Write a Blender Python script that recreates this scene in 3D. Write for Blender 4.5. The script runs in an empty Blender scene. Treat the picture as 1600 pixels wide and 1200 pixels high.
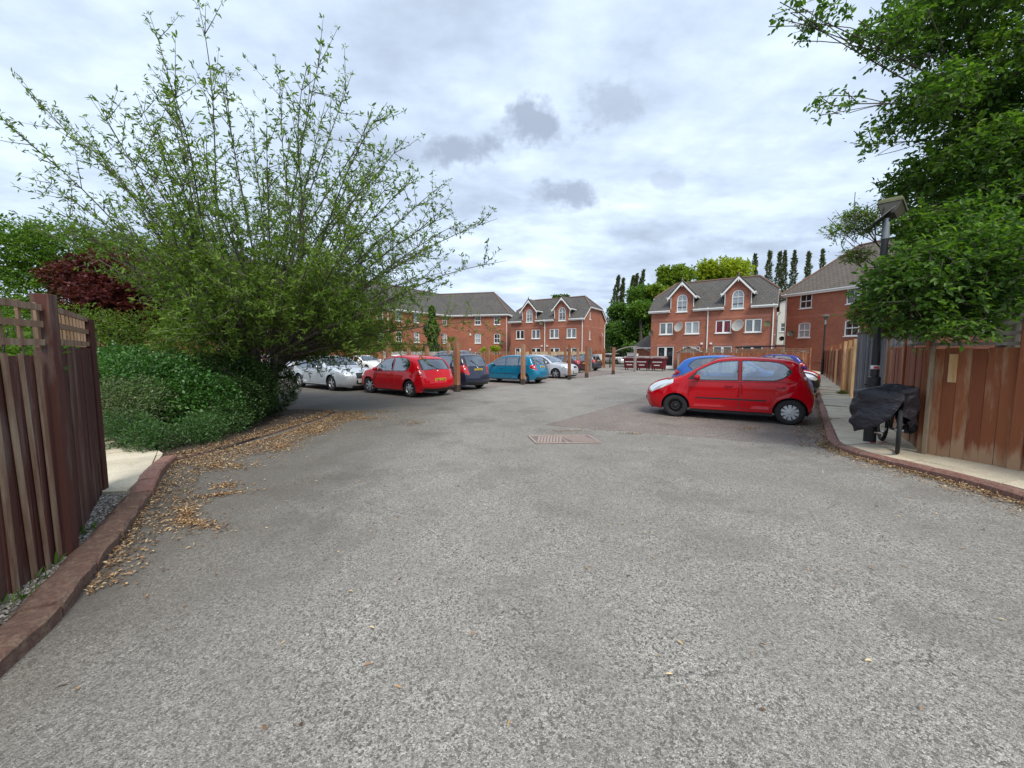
import bpy, math, random
import numpy as np
from mathutils import Vector, Matrix
from mathutils.geometry import delaunay_2d_cdt
random.seed(7)
rng = np.random.default_rng(11)
SC = bpy.context.scene
COL = SC.collection
PI = math.pi
R = math.radians

# ------------------------------------------------------------------ camera maths (pixel -> real place, used once to lay the site out)
H0 = 1.6; TH = math.atan(49/601); CT, ST = math.cos(TH), math.sin(TH)
def at(x, y, D):
    Y = 601*CT-(y-600)*ST; Z = -601*ST-(y-600)*CT; t = D/Y
    return Vector(((x-800)*t, D, H0+Z*t))

# ------------------------------------------------------------------ tagging
def tag(o, label=None, cat=None, group=None, kind=None):
    if label: o['label'] = label
    if cat: o['category'] = cat
    if group: o['group'] = group
    if kind: o['kind'] = kind
    return o
def empty(name, loc=(0,0,0), rz=0):
    o = bpy.data.objects.new(name, None); COL.objects.link(o)
    o.location = loc; o.rotation_euler = (0,0,rz); o.empty_display_size = .2
    return o
def thing(name, label, cat, loc=(0,0,0), rz=0, group=None):
    return tag(empty(name, loc, rz), label, cat, group)
def copy_tree(o, parent=None):
    c = o.copy(); COL.objects.link(c); c.parent = parent
    for ch in list(o.children): copy_tree(ch, c)
    return c

# ------------------------------------------------------------------ materials
MATS = {}
def nodes(name):
    m = bpy.data.materials.new(name); m.use_nodes = True
    nt = m.node_tree; nt.nodes.clear()
    out = nt.nodes.new('ShaderNodeOutputMaterial')
    b = nt.nodes.new('ShaderNodeBsdfPrincipled'); nt.links.new(b.outputs[0], out.inputs[0])
    MATS[name] = m
    return m, nt, b, out
def N(nt, t, **kw):
    n = nt.nodes.new(t)
    for k, v in kw.items():
        if k.startswith('_'): setattr(n, k[1:], v)
        else: n.inputs[k.replace('__',' ')].default_value = v
    return n
def L(nt, a, b): nt.links.new(a, b)
def ramp(nt, fac, stops, interp='LINEAR'):
    r = nt.nodes.new('ShaderNodeValToRGB'); r.color_ramp.interpolation = interp
    el = r.color_ramp.elements
    while len(el) < len(stops): el.new(.5)
    for e, (p, c) in zip(el, stops):
        e.position = p; e.color = (*c, 1) if len(c) == 3 else c
    if fac is not None: L(nt, fac, r.inputs[0])
    return r.outputs[0]
def mix(nt, fac, a, b, mode='MIX'):
    n = nt.nodes.new('ShaderNodeMix'); n.data_type = 'RGBA'; n.blend_type = mode
    for i, v in ((0, fac), (6, a), (7, b)):
        if hasattr(v, 'node'): L(nt, v, n.inputs[i])
        elif i == 0: n.inputs[0].default_value = v
        else: n.inputs[i].default_value = (*v, 1)
    return n.outputs[2]
def mth(nt, op, a, b=0, c=None, clamp=False):
    n = nt.nodes.new('ShaderNodeMath'); n.operation = op; n.use_clamp = clamp
    for i, v in enumerate((a, b, c)):
        if v is None: continue
        if hasattr(v, 'node'): L(nt, v, n.inputs[i])
        else: n.inputs[i].default_value = v
    return n.outputs[0]
def coord(nt, kind='Object'):
    if kind == 'Position': return nt.nodes.new('ShaderNodeNewGeometry').outputs['Position']
    return nt.nodes.new('ShaderNodeTexCoord').outputs[kind]
def noise(nt, co, scale, detail=4, rough=.55, out=0):
    n = N(nt, 'ShaderNodeTexNoise', Scale=scale, Detail=detail, Roughness=rough)
    if co is not None: L(nt, co, n.inputs['Vector'])
    return n.outputs[out]
def scaled(nt, co, s):
    n = nt.nodes.new('ShaderNodeMapping'); n.inputs['Scale'].default_value = s
    L(nt, co, n.inputs['Vector']); return n.outputs[0]
def bump(nt, b, h, strength=.3, dist=.01):
    n = N(nt, 'ShaderNodeBump', Strength=strength, Distance=dist); L(nt, h, n.inputs['Height'])
    L(nt, n.outputs[0], b.inputs['Normal'])
def attr(nt, name='rnd'):
    n = nt.nodes.new('ShaderNodeAttribute'); n.attribute_name = name; return n.outputs['Fac']

def simple(name, col, rough=.5, metal=0, var=.12, scale=8, coat=0, spec=None):
    m, nt, b, _ = nodes(name)
    n = noise(nt, coord(nt, 'Position'), scale, 5)
    c = mix(nt, n, tuple(x*(1-var) for x in col), tuple(min(1, x*(1+var)) for x in col))
    L(nt, c, b.inputs['Base Color'])
    b.inputs['Roughness'].default_value = rough; b.inputs['Metallic'].default_value = metal
    b.inputs['Coat Weight'].default_value = coat; b.inputs['Coat Roughness'].default_value = .04
    if spec is not None: b.inputs['Specular IOR Level'].default_value = spec
    return m
def paint(name, col, metal=0):
    m, nt, b, _ = nodes(name)
    pos = coord(nt, 'Object')
    n = noise(nt, pos, 3, 6)
    dirt = ramp(nt, n, [(.45, (0,0,0)), (.8, (1,1,1))])
    sp = nt.nodes.new('ShaderNodeSeparateXYZ'); L(nt, pos, sp.inputs[0])
    low = mth(nt, 'MULTIPLY_ADD', sp.outputs[2], -2.2, 1.0, True)
    d = mth(nt, 'MULTIPLY', mth(nt, 'ADD', mth(nt, 'MULTIPLY', dirt, .15), low), .35, clamp=True)
    c = mix(nt, mth(nt, 'MULTIPLY', d, .5), col, (.16,.145,.12))
    L(nt, c, b.inputs['Base Color'])
    b.inputs['Metallic'].default_value = metal
    L(nt, mth(nt, 'MULTIPLY_ADD', d, .4, .32 if not metal else .38), b.inputs['Roughness'])
    b.inputs['Coat Weight'].default_value = .8; b.inputs['Specular IOR Level'].default_value = .0 if not metal else .4; b.inputs['Coat Roughness'].default_value = .05
    return m
def glass_car(name, tint, alpha):
    m, nt, b, out = nodes(name)
    nt.nodes.remove(b)
    g = N(nt, 'ShaderNodeBsdfGlossy', Roughness=.03); g.inputs[0].default_value = (.9,.95,1,1)
    t = nt.nodes.new('ShaderNodeBsdfTransparent'); t.inputs[0].default_value = (*tint, 1)
    f = N(nt, 'ShaderNodeFresnel', IOR=1.7)
    fac = mth(nt, 'MULTIPLY_ADD', f.outputs[0], 1.0, alpha, True)
    mx = nt.nodes.new('ShaderNodeMixShader'); L(nt, fac, mx.inputs[0]); L(nt, t.outputs[0], mx.inputs[1]); L(nt, g.outputs[0], mx.inputs[2])
    L(nt, mx.outputs[0], out.inputs[0])
    return m
def brick(name, c1, c2, mortar):
    m, nt, b, _ = nodes(name)
    uv = coord(nt, 'UV')
    br = N(nt, 'ShaderNodeTexBrick', Scale=1.0); br.offset = .5
    br.inputs['Color1'].default_value = (*c1,1); br.inputs['Color2'].default_value = (*c2,1); br.inputs['Mortar'].default_value = (*mortar,1)
    br.inputs['Brick Width'].default_value = .225; br.inputs['Row Height'].default_value = .075
    br.inputs['Mortar Size'].default_value = .006; br.inputs['Mortar Smooth'].default_value = .2; br.inputs['Bias'].default_value = -.1
    L(nt, uv, br.inputs['Vector'])
    n1 = noise(nt, uv, .55, 6, .65); n2 = noise(nt, uv, 9, 3)
    n3 = noise(nt, scaled(nt, uv, (2.2,.35,1)), 1, 5, .6)
    c = mix(nt, ramp(nt, n1, [(.32,(.6,.6,.6)),(.62,(0,0,0))]), br.outputs['Color'], (.17,.075,.055))
    c = mix(nt, ramp(nt, n3, [(.55,(0,0,0)),(.75,(.45,.45,.45))]), c, (.30,.15,.11))
    c = mix(nt, ramp(nt, n2, [(.5,(0,0,0)),(.75,(.5,.5,.5))]), c, tuple(min(1,x*1.5) for x in c2))
    L(nt, c, b.inputs['Base Color']); b.inputs['Roughness'].default_value = .85
    bump(nt, b, br.outputs['Fac'], -.5, .008)
    return m
def rooftile(name, c1, c2):
    m, nt, b, _ = nodes(name)
    uv = coord(nt, 'UV')
    br = N(nt, 'ShaderNodeTexBrick', Scale=1.0); br.offset = .5
    br.inputs['Color1'].default_value = (*c1,1); br.inputs['Color2'].default_value = (*c2,1); br.inputs['Mortar'].default_value = (.018,.017,.017,1)
    br.inputs['Brick Width'].default_value = .33; br.inputs['Row Height'].default_value = .32
    br.inputs['Mortar Size'].default_value = .022; br.inputs['Mortar Smooth'].default_value = .3
    L(nt, uv, br.inputs['Vector'])
    n1 = noise(nt, uv, .8, 6, .7); n2 = noise(nt, uv, 12, 3)
    c = mix(nt, ramp(nt, n1, [(.45,(0,0,0)),(.75,(.7,.7,.7))]), br.outputs['Color'], (.11,.095,.07))
    c = mix(nt, ramp(nt, n2, [(.5,(0,0,0)),(.8,(.6,.6,.6))]), c, (.2,.18,.15))
    L(nt, c, b.inputs['Base Color']); b.inputs['Roughness'].default_value = .85
    sp = nt.nodes.new('ShaderNodeSeparateXYZ'); L(nt, uv, sp.inputs[0])
    saw = mth(nt, 'FRACT', mth(nt, 'DIVIDE', sp.outputs[1], .32))
    bump(nt, b, saw, -.6, .04)
    return m
def wood(name, c1, c2, pale, wear=.5, bottom=0.):
    """boards: colour per board (rnd), vertical grain, worn stain patches"""
    m, nt, b, _ = nodes(name)
    pos = coord(nt, 'Position')
    r = attr(nt)
    g = noise(nt, scaled(nt, pos, (38,38,2.2)), 1, 6, .7)
    w = noise(nt, scaled(nt, pos, (9,9,1.3)), 1, 6, .62)
    c = mix(nt, r, c1, c2)
    c = mix(nt, mth(nt, 'MULTIPLY', g, .55), c, tuple(x*.45 for x in c1))
    wf = mth(nt, 'ADD', w, mth(nt, 'MULTIPLY', r, .16))
    if bottom:
        sp = nt.nodes.new('ShaderNodeSeparateXYZ'); L(nt, pos, sp.inputs[0])
        lo = mth(nt, 'MULTIPLY_ADD', sp.outputs[2], -1.0/bottom, 1.0, True)
        wf = mth(nt, 'ADD', wf, mth(nt, 'MULTIPLY', lo, .5))
    fac = ramp(nt, wf, [(.62-.2*wear, (0,0,0)), (.82-.2*wear, (1,1,1))])
    c = mix(nt, mth(nt, 'MULTIPLY', fac, .8), c, pale)
    L(nt, c, b.inputs['Base Color']); b.inputs['Roughness'].default_value = .8
    bump(nt, b, g, .5, .006)
    return m
def leafmat(name, dark, light, trans=.35, odd=None, rough=.45):
    m, nt, b, out = nodes(name)
    r = attr(nt)
    st = [(0, dark), (.55, tuple((a+c)/2 for a, c in zip(dark, light))), (.93, light)]
    st.append((1.0, odd if odd else light))
    c = ramp(nt, r, st)
    L(nt, c, b.inputs['Base Color']); b.inputs['Roughness'].default_value = rough
    b.inputs['Specular IOR Level'].default_value = .35
    t = nt.nodes.new('ShaderNodeBsdfTranslucent')
    c2 = mix(nt, 1.0, c, (1.25,1.3,.55), 'MULTIPLY'); L(nt, c2, t.inputs[0])
    mx = nt.nodes.new('ShaderNodeMixShader'); mx.inputs[0].default_value = trans
    L(nt, b.outputs[0], mx.inputs[1]); L(nt, t.outputs[0], mx.inputs[2]); L(nt, mx.outputs[0], out.inputs[0])
    return m

def asphalt(name, base, tint, patch=1.0):
    m, nt, b, _ = nodes(name)
    pos = coord(nt, 'Position')
    v1 = N(nt, 'ShaderNodeTexVoronoi', Scale=165.0); L(nt, pos, v1.inputs['Vector'])
    v2 = N(nt, 'ShaderNodeTexVoronoi', Scale=88.0); L(nt, pos, v2.inputs['Vector'])
    s1 = nt.nodes.new('ShaderNodeSeparateColor'); L(nt, v1.outputs['Color'], s1.inputs[0])
    s2 = nt.nodes.new('ShaderNodeSeparateColor'); L(nt, v2.outputs['Color'], s2.inputs[0])
    big = noise(nt, scaled(nt, pos, (.30,.16,1)), 1, 6, .62); stn = noise(nt, pos, .75, 7, .68); mid = noise(nt, pos, 1.7, 6, .65); fine = noise(nt, pos, 26, 4, .7)
    d = tuple(x*.36 for x in base); l = tuple(min(1, x*1.75) for x in base)
    c = ramp(nt, s1.outputs[0], [(0, d), (.3, tuple(x*.75 for x in base)), (.72, tuple(x*1.12 for x in base)), (1, l)])
    c = mix(nt, ramp(nt, s2.outputs[1], [(.78,(0,0,0)),(.86,(.85,.85,.85))]), c, tuple(x*.30 for x in tint))
    c = mix(nt, ramp(nt, s2.outputs[2], [(.955,(0,0,0)),(.97,(.8,.8,.8))]), c, (.55,.53,.5))
    c = mix(nt, ramp(nt, fine, [(.38,(.45,.45,.45)),(.6,(0,0,0))]), c, tuple(x*.5 for x in base))
    c = mix(nt, ramp(nt, mid, [(.40,(.42,.42,.42)),(.62,(0,0,0))]), c, tuple(x*.62 for x in base))
    c = mix(nt, ramp(nt, big, [(.42,(0,0,0)),(.66,(.42*patch,)*3)]), c, tuple(x*.62 for x in tint))
    c = mix(nt, ramp(nt, stn, [(.50,(0,0,0)),(.60,(.30,.30,.30)),(.72,(.5,.5,.5))]), c, tuple(x*.5 for x in tint))
    # fine hairline cracks
    vc = N(nt, 'ShaderNodeTexVoronoi', Scale=.42); vc.feature = 'DISTANCE_TO_EDGE'
    wv = mix(nt, .12, pos, noise(nt, pos, 2.2, 6, .7, 1)); L(nt, wv, vc.inputs['Vector'])
    crack = ramp(nt, vc.outputs['Distance'], [(0,(1,1,1)),(.0035,(0,0,0))])
    c = mix(nt, mth(nt, 'MULTIPLY', mth(nt, 'MULTIPLY', crack, .55), ramp(nt, mid, [(.5,(0,0,0)),(.58,(1,1,1))])), c, (.03,.03,.03))
    spx = nt.nodes.new('ShaderNodeSeparateXYZ'); L(nt, pos, spx.inputs[0])
    edge = mth(nt, 'ADD', mth(nt, 'MULTIPLY', spx.outputs[0], -.42), mth(nt, 'ADD', mth(nt, 'MULTIPLY', spx.outputs[1], .03), mth(nt, 'MULTIPLY', stn, 1.3)))
    c = mix(nt, ramp(nt, edge, [(.0,(0,0,0)),(1.0,(0,0,0))]) if patch > 1.2 else ramp(nt, mth(nt,'MULTIPLY',edge,.4), [(.52,(0,0,0)),(.78,(.5,.5,.5)),(1.0,(.6,.6,.6))]), c, (.085,.075,.062))
    L(nt, c, b.inputs['Base Color'])
    b.inputs['Roughness'].default_value = .9; b.inputs['Specular IOR Level'].default_value = .25
    h = mth(nt, 'ADD', mth(nt, 'MULTIPLY', v1.outputs['Distance'], -1), mth(nt, 'MULTIPLY', fine, .4))
    bump(nt, b, h, .8, .006)
    return m

M = {}
M['asphalt'] = asphalt('asphalt', (.355,.338,.305), (.26,.23,.205))
M['bay'] = asphalt('bay_asphalt', (.305,.265,.238), (.235,.175,.152), 1.6)
M['brick'] = brick('red_brick', (.42,.128,.058), (.29,.08,.04), (.30,.21,.17))
M['brick_band'] = brick('pale_brick', (.45,.155,.095), (.38,.12,.075), (.33,.24,.2))
M['tile'] = rooftile('grey_roof_tile', (.085,.08,.078), (.06,.057,.056))
M['tile_brown'] = rooftile('brown_roof_tile', (.14,.11,.088), (.105,.085,.07))
M['ridge'] = simple('ridge_tile', (.17,.10,.075), .8)
M['white'] = simple('white_plastic', (.78,.78,.76), .4, var=.05)
M['render'] = simple('cream_render', (.68,.66,.6), .8)
M['lead'] = simple('lead_cheek', (.045,.048,.055), .6)
M['glass_dark'] = simple('window_glass_dark', (.018,.02,.024), .04, spec=.8)
M['glass_sky_tint'] = simple('window_glass_sky_tint', (.30,.34,.37), .05, var=.25, scale=1.5, spec=.8)  # pale sky reflection in the panes, painted into the base colour
M['curtain'] = simple('window_glass_curtain', (.14,.16,.17), .05, var=.5, scale=3, spec=.8)
M['curtain_red'] = simple('window_glass_red_curtain', (.14,.015,.03), .05, spec=.8)
M['black'] = simple('black_metal', (.014,.014,.017), .45)
M['grey_metal'] = simple('grey_metal', (.22,.25,.27), .5, .3)
M['dish'] = simple('dish_grey', (.45,.43,.39), .6)
M['moss'] = simple('mossy_plastic', (.10,.105,.05), .8, var=.5, scale=25)
M['lantern'] = simple('lantern_grey', (.11,.10,.075), .5, var=.25, scale=20)
M['fence_brown'] = wood('brown_fence', (.225,.062,.022), (.34,.112,.042), (.42,.27,.16), .0, .42)
M['fence_dark'] = wood('dark_stained_fence', (.055,.013,.008), (.105,.030,.018), (.16,.125,.105), .12)
M['slat'] = wood('weathered_batten', (.26,.165,.10), (.17,.08,.05), (.32,.25,.17), .45)
M['fence_orange'] = wood('new_orange_fence', (.46,.24,.09), (.58,.34,.14), (.6,.42,.24), .3)
M['fence_black'] = wood('blackened_fence', (.045,.045,.05), (.09,.085,.085), (.2,.19,.18), .3)
M['fence_grey'] = wood('silvered_fence', (.24,.21,.18), (.34,.31,.28), (.42,.4,.37), .5)
M['fence_pale'] = wood('pale_new_fence', (.48,.35,.20), (.58,.45,.28), (.6,.5,.35), .3)
M['post_wood'] = wood('red_timber_post', (.27,.105,.05), (.35,.15,.075), (.38,.24,.15), .4)
M['post_foot'] = wood('tarred_post_foot', (.035,.024,.02), (.055,.035,.03), (.12,.09,.07), .2)
M['post_grey'] = wood('grey_timber_post', (.22,.19,.16), (.28,.25,.22), (.4,.37,.33), .4)
M['bark'] = wood('bark', (.05,.038,.03), (.08,.062,.048), (.12,.11,.085), .5)
M['stem'] = wood('grey_stem', (.07,.055,.042), (.10,.085,.07), (.14,.13,.10), .4)
M['leaf_left'] = leafmat('shrub_tree_leaf', (.065,.115,.02), (.23,.36,.06), .5, (.42,.46,.16))
M['leaf_right'] = leafmat('tree_leaf', (.032,.085,.015), (.14,.265,.042), .52, (.30,.40,.10))
M['leaf_yellow'] = leafmat('yellowing_leaf', (.10,.13,.03), (.25,.26,.07), .4)
M['leaf_hedge'] = leafmat('glossy_hedge_leaf', (.025,.085,.02), (.10,.23,.05), .3, (.30,.36,.22), .3)
M['leaf_low'] = leafmat('soft_low_leaf', (.03,.08,.022), (.10,.20,.06), .3, (.28,.32,.18))
M['leaf_fine'] = leafmat('small_grey_green_leaf', (.08,.12,.045), (.24,.29,.15), .35, (.52,.50,.38), .5)
M['leaf_box'] = leafmat('clipped_hedge_leaf', (.018,.045,.012), (.055,.11,.025), .25, (.12,.17,.04))
M['leaf_purple'] = leafmat('purple_maple_leaf', (.065,.018,.022), (.165,.042,.048), .3, (.34,.22,.22))
M['leaf_bg'] = leafmat('mid_green_leaf', (.06,.13,.02), (.17,.30,.045), .42)
M['leaf_bgdark'] = leafmat('dark_wood_leaf', (.035,.095,.016), (.12,.22,.036), .4)
M['leaf_lime'] = leafmat('lime_leaf', (.20,.28,.022), (.44,.50,.04), .45)
M['leaf_mid'] = leafmat('yellow_green_leaf', (.11,.18,.02), (.26,.36,.035), .42)
M['leaf_poplar'] = leafmat('poplar_leaf', (.055,.075,.035), (.15,.17,.085), .3)
M['leaf_conifer'] = leafmat('ivy_leaf', (.018,.06,.014), (.05,.12,.024), .25)
M['soil'] = simple('dark_soil', (.05,.036,.026), .95, var=.5, scale=14)
M['grass'] = simple('rough_grass', (.05,.085,.025), .95, var=.5, scale=6)
M['tyre'] = simple('tyre_rubber', (.018,.018,.019), .8)
M['rim'] = simple('silver_rim', (.5,.5,.52), .3, .7)
M['hubcap'] = simple('silver_hubcap', (.55,.56,.58), .35, .25)
M['steel'] = simple('black_steel_rim', (.02,.02,.022), .5, .3)
M['trim'] = simple('black_trim', (.018,.018,.02), .5)
M['inner'] = simple('cabin_fabric', (.03,.032,.036), .9)
M['lamp'] = simple('headlamp_glass', (.75,.78,.8), .08, .35, coat=1)
M['tail'] = simple('tail_lamp', (.45,.012,.018), .12, coat=1)
M['tailw'] = simple('clear_tail_lamp', (.72,.62,.62), .12, coat=1)
M['plate_y'] = simple('yellow_plate', (.75,.52,.03), .4)
M['plate_w'] = simple('white_plate', (.75,.75,.72), .4)
M['ink'] = simple('plate_ink', (.02,.02,.02), .5)
M['chrome'] = simple('chrome', (.7,.7,.72), .12, 1)
M['carglass'] = glass_car('car_glass', (.72,.82,.82), .20)
M['carglass_dark'] = glass_car('tinted_car_glass', (.20,.25,.27), .17)
M['bin'] = simple('bin_maroon', (.13,.008,.014), .5, var=.25, scale=4)
M['binlid'] = simple('bin_lid_grey', (.19,.15,.14), .6)
M['sticker'] = simple('white_sticker', (.72,.70,.68), .5)
M['sticker_red'] = simple('red_sticker', (.55,.03,.05), .5)
M['cover'] = simple('black_cover_fabric', (.018,.016,.024), .5, var=.3, scale=5)
bump(M['cover'].node_tree, M['cover'].node_tree.nodes['Principled BSDF'], noise(M['cover'].node_tree, scaled(M['cover'].node_tree, coord(M['cover'].node_tree,'Position'), (7,7,11)), 1, 4, .55), .9, .05)
M['drain_base'] = simple('drain_base', (.17,.135,.12), .9, var=.3, scale=20)
M['concrete'] = simple('pinkish_concrete', (.34,.27,.24), .9, var=.3, scale=18)
# paving slabs
m, nt, b, _ = nodes('paving_slab'); M['slab'] = m; b.inputs['Specular IOR Level'].default_value = .15
pos = coord(nt, 'Position'); r = attr(nt)
c = mix(nt, r, (.60,.53,.40), (.74,.66,.51))
c = mix(nt, ramp(nt, noise(nt, pos, 2.5, 7, .7), [(.45,(0,0,0)),(.7,(.75,.75,.75))]), c, (.42,.365,.27))
c = mix(nt, ramp(nt, noise(nt, pos, 60, 3, .7), [(.45,(.35,.35,.35)),(.6,(0,0,0))]), c, (.25,.23,.19))
L(nt, c, b.inputs['Base Color']); b.inputs['Roughness'].default_value = .9
bump(nt, b, noise(nt, pos, 70, 4, .7), .3, .004)
# kerb blocks
def kerbmat(name, c1, c2, c3):
    m, nt, b, _ = nodes(name)
    pos = coord(nt, 'Position'); r = attr(nt)
    c = mix(nt, r, c1, c2)
    c = mix(nt, ramp(nt, noise(nt, pos, 13, 7, .75), [(.46,(0,0,0)),(.66,(.8,.8,.8))]), c, c3)
    c = mix(nt, ramp(nt, noise(nt, pos, 45, 4, .7), [(.42,(.5,.5,.5)),(.58,(0,0,0))]), c, tuple(x*.4 for x in c1))
    L(nt, c, b.inputs['Base Color']); b.inputs['Roughness'].default_value = .9
    bump(nt, b, noise(nt, pos, 30, 6, .75), .7, .012)
    return m
M['kerb'] = kerbmat('pink_kerb', (.28,.135,.105), (.22,.11,.085), (.33,.22,.17))
M['kerb_old'] = kerbmat('weathered_brown_kerb', (.13,.070,.052), (.17,.095,.072), (.26,.19,.13))
# litter
m, nt, b, _ = nodes('dry_leaf'); M['litter'] = m
L(nt, ramp(nt, attr(nt), [(0,(.07,.04,.02)),(.35,(.21,.115,.055)),(.75,(.40,.25,.12)),(1,(.60,.48,.28))]), b.inputs['Base Color']); b.inputs['Roughness'].default_value = .8
m, nt, b, _ = nodes('pebble'); M['pebble'] = m
L(nt, ramp(nt, attr(nt), [(0,(.08,.07,.06)),(.5,(.24,.21,.18)),(1,(.5,.47,.42))]), b.inputs['Base Color']); b.inputs['Roughness'].default_value = .85

# ------------------------------------------------------------------ mesh builder
class MB:
    def __init__(s): s.v=[]; s.f=[]; s.m=[]; s.r=[]; s.mi=0; s.rn=.5
    def add(s, vs, fs):
        k = len(s.v); s.v += [tuple(v) for v in vs]
        for f in fs: s.f.append(tuple(i+k for i in f)); s.m.append(s.mi); s.r.append(s.rn)
    def box(s, c, size, mat=None):
        x,y,z = (q/2 for q in size); c = Vector(c)
        vs = [Vector(p) for p in ((-x,-y,-z),(x,-y,-z),(x,y,-z),(-x,y,-z),(-x,-y,z),(x,-y,z),(x,y,z),(-x,y,z))]
        if mat is not None: vs = [mat @ p for p in vs]
        s.add([p+c for p in vs], [(0,3,2,1),(4,5,6,7),(0,1,5,4),(1,2,6,5),(2,3,7,6),(3,0,4,7)])
    def tube(s, pts, rad, n=8, cap=True):
        pts = [Vector(p) for p in pts]; k = len(s.v); prev = None
        for i, p in enumerate(pts):
            d = (pts[min(i+1,len(pts)-1)]-pts[max(i-1,0)]).normalized()
            if prev is None: a = d.orthogonal().normalized()
            else: a = (prev-d*prev.dot(d)).normalized()
            prev = a; b = d.cross(a); rr = rad[i] if isinstance(rad,(list,tuple)) else rad
            for j in range(n):
                t = 2*PI*j/n; s.v.append(tuple(p+(a*math.cos(t)+b*math.sin(t))*rr))
        fs = []
        for i in range(len(pts)-1):
            for j in range(n):
                q=(j+1)%n; fs.append((k+i*n+j,k+i*n+q,k+(i+1)*n+q,k+(i+1)*n+j))
        if cap:
            fs.append(tuple(k+j for j in range(n))[::-1]); e=k+(len(pts)-1)*n; fs.append(tuple(e+j for j in range(n)))
        for f in fs: s.f.append(f); s.m.append(s.mi); s.r.append(s.rn)
    def slab(s, poly, t, d=None):
        """poly extruded by t along -normal (or d)"""
        P = [Vector(p) for p in poly]
        nr = Vector((0,0,0))
        for i in range(len(P)):
            a,b = P[i],P[(i+1)%len(P)]
            nr += Vector(((a.y-b.y)*(a.z+b.z),(a.z-b.z)*(a.x+b.x),(a.x-b.x)*(a.y+b.y)))
        nr.normalize(); off = -nr*t if d is None else Vector(d)*t
        n = len(P); s.add(P+[p+off for p in P], [tuple(range(n)), tuple(range(2*n-1,n-1,-1))]+[(i, i+n, (i+1)%n+n, (i+1)%n) for i in range(n)])
    def lathe(s, prof, axis, c, n=24):
        """prof (r, h) revolved round axis through c"""
        ax = Vector(axis).normalized(); a = ax.orthogonal().normalized(); b = ax.cross(a); c = Vector(c); k=len(s.v)
        for r_, h in prof:
            for j in range(n):
                t=2*PI*j/n; s.v.append(tuple(c+ax*h+(a*math.cos(t)+b*math.sin(t))*r_))
        for i in range(len(prof)-1):
            for j in range(n):
                q=(j+1)%n; s.f.append((k+i*n+j,k+(i+1)*n+j,k+(i+1)*n+q,k+i*n+q)); s.m.append(s.mi); s.r.append(s.rn)
    def build(s, name, mats, parent=None, origin=None, smooth=False, bevel=0):
        o0 = Vector(origin) if origin is not None else Vector((0,0,0))
        me = bpy.data.meshes.new(name)
        vs = [(v[0]-o0.x, v[1]-o0.y, v[2]-o0.z) for v in s.v]
        me.from_pydata(vs, [], s.f)
        if not isinstance(mats,(list,tuple)): mats=[mats]
        for q in mats: me.materials.append(q)
        me.polygons.foreach_set('material_index', s.m)
        if smooth: me.polygons.foreach_set('use_smooth', [True]*len(s.f))
        a = me.attributes.new('rnd','FLOAT','FACE'); a.data.foreach_set('value', s.r)
        uv = me.uv_layers.new(name='UVMap'); buf = []
        for p in me.polygons:
            n = p.normal
            u = Vector((0,0,1)).cross(n)
            u = Vector((1,0,0)) if u.length < .05 else u.normalized()
            w = n.cross(u)
            for vi in p.vertices:
                co = me.vertices[vi].co; buf += [co.dot(u), co.dot(w)]
        uv.data.foreach_set('uv', buf)
        me.validate()
        ob = bpy.data.objects.new(name, me); COL.objects.link(ob)
        if parent: ob.parent = parent
        if origin is not None and not parent: ob.location = origin
        if bevel:
            md = ob.modifiers.new('bevel','BEVEL'); md.width = bevel; md.segments = 2; md.limit_method='ANGLE'
        return ob
def wthing(name, label, cat, loc, group=None):
    """thing whose parts are written in world coordinates"""
    return thing(name, label, cat, loc, 0, group)
def part(mb, name, mats, root, **kw):
    """part of a wthing"""
    r = root
    while r.parent: r = r.parent
    o0 = r.location
    mb.v = [(v[0]-o0.x, v[1]-o0.y, v[2]-o0.z) for v in mb.v]
    return mb.build(name, mats, root, **kw)

# ------------------------------------------------------------------ ground
AX = Vector((.606,.795,0)); PX = Vector((-.795,.606,0))   # the car park's own axes
def sheet(name, poly, z, mat, kind='structure', t=.02, label=None):
    mb = MB(); mb.slab([(p[0],p[1],z) for p in poly], t); o = mb.build(name, mat); tag(o, kind=kind); return o
sheet('ground', [(-400,-100),(400,-100),(400,600),(-400,600)], -.01, M['grass'], t=.2)
sheet('road', [(-30,-12),(5.65,-12),(5.65,5.95),(5.65+.606*38,5.95+.795*38),(18,52),(-14,54),(-36,30),(-30,9.0),(-6.0,9.0),(-6.0,4.0),(-2.6,1.2),(-2.6,-12)], 0, M['asphalt'])
def quad(o, a, la, lb):
    o = Vector((o[0],o[1],0)); return [o, o+AX*la, o+AX*la+PX*lb, o+PX*lb]
E0 = Vector((5.2,6.5,0))
sheet('parking_bays', [(.75,8.45),(1.1,8.22),(1.6,8.05),(1.95,7.84),(2.5,7.72),(3.1,7.38),(3.6,7.2),(4.2,6.83),(4.7,6.66),(5.42,6.28),(5.42+.606*31,6.28+.795*31),(.75+.606*28,8.45+.795*28)], .004, M['bay'])
sheet('parking_bays', quad((-2.6,15.3),0,21.5,4.7), .004, M['bay'])
sheet('planting_bed', [(-4.75,6.3),(-4.75,10.2),(-5.2,10.5),(-13.5,11.2),(-14,4),(-9,3.5),(-7.8,7.0),(-5.4,5.75)], .035, M['soil'], t=.05)
# left garden strip behind kerb
sheet('garden_ground', [(-14,-6),(-2.95,-6),(-2.72,1.9),(-3.1,2.5),(-4.2,4.0),(-4.5,4.1),(-7.6,7.0),(-14,4)], .03, M['soil'], t=.05)
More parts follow.
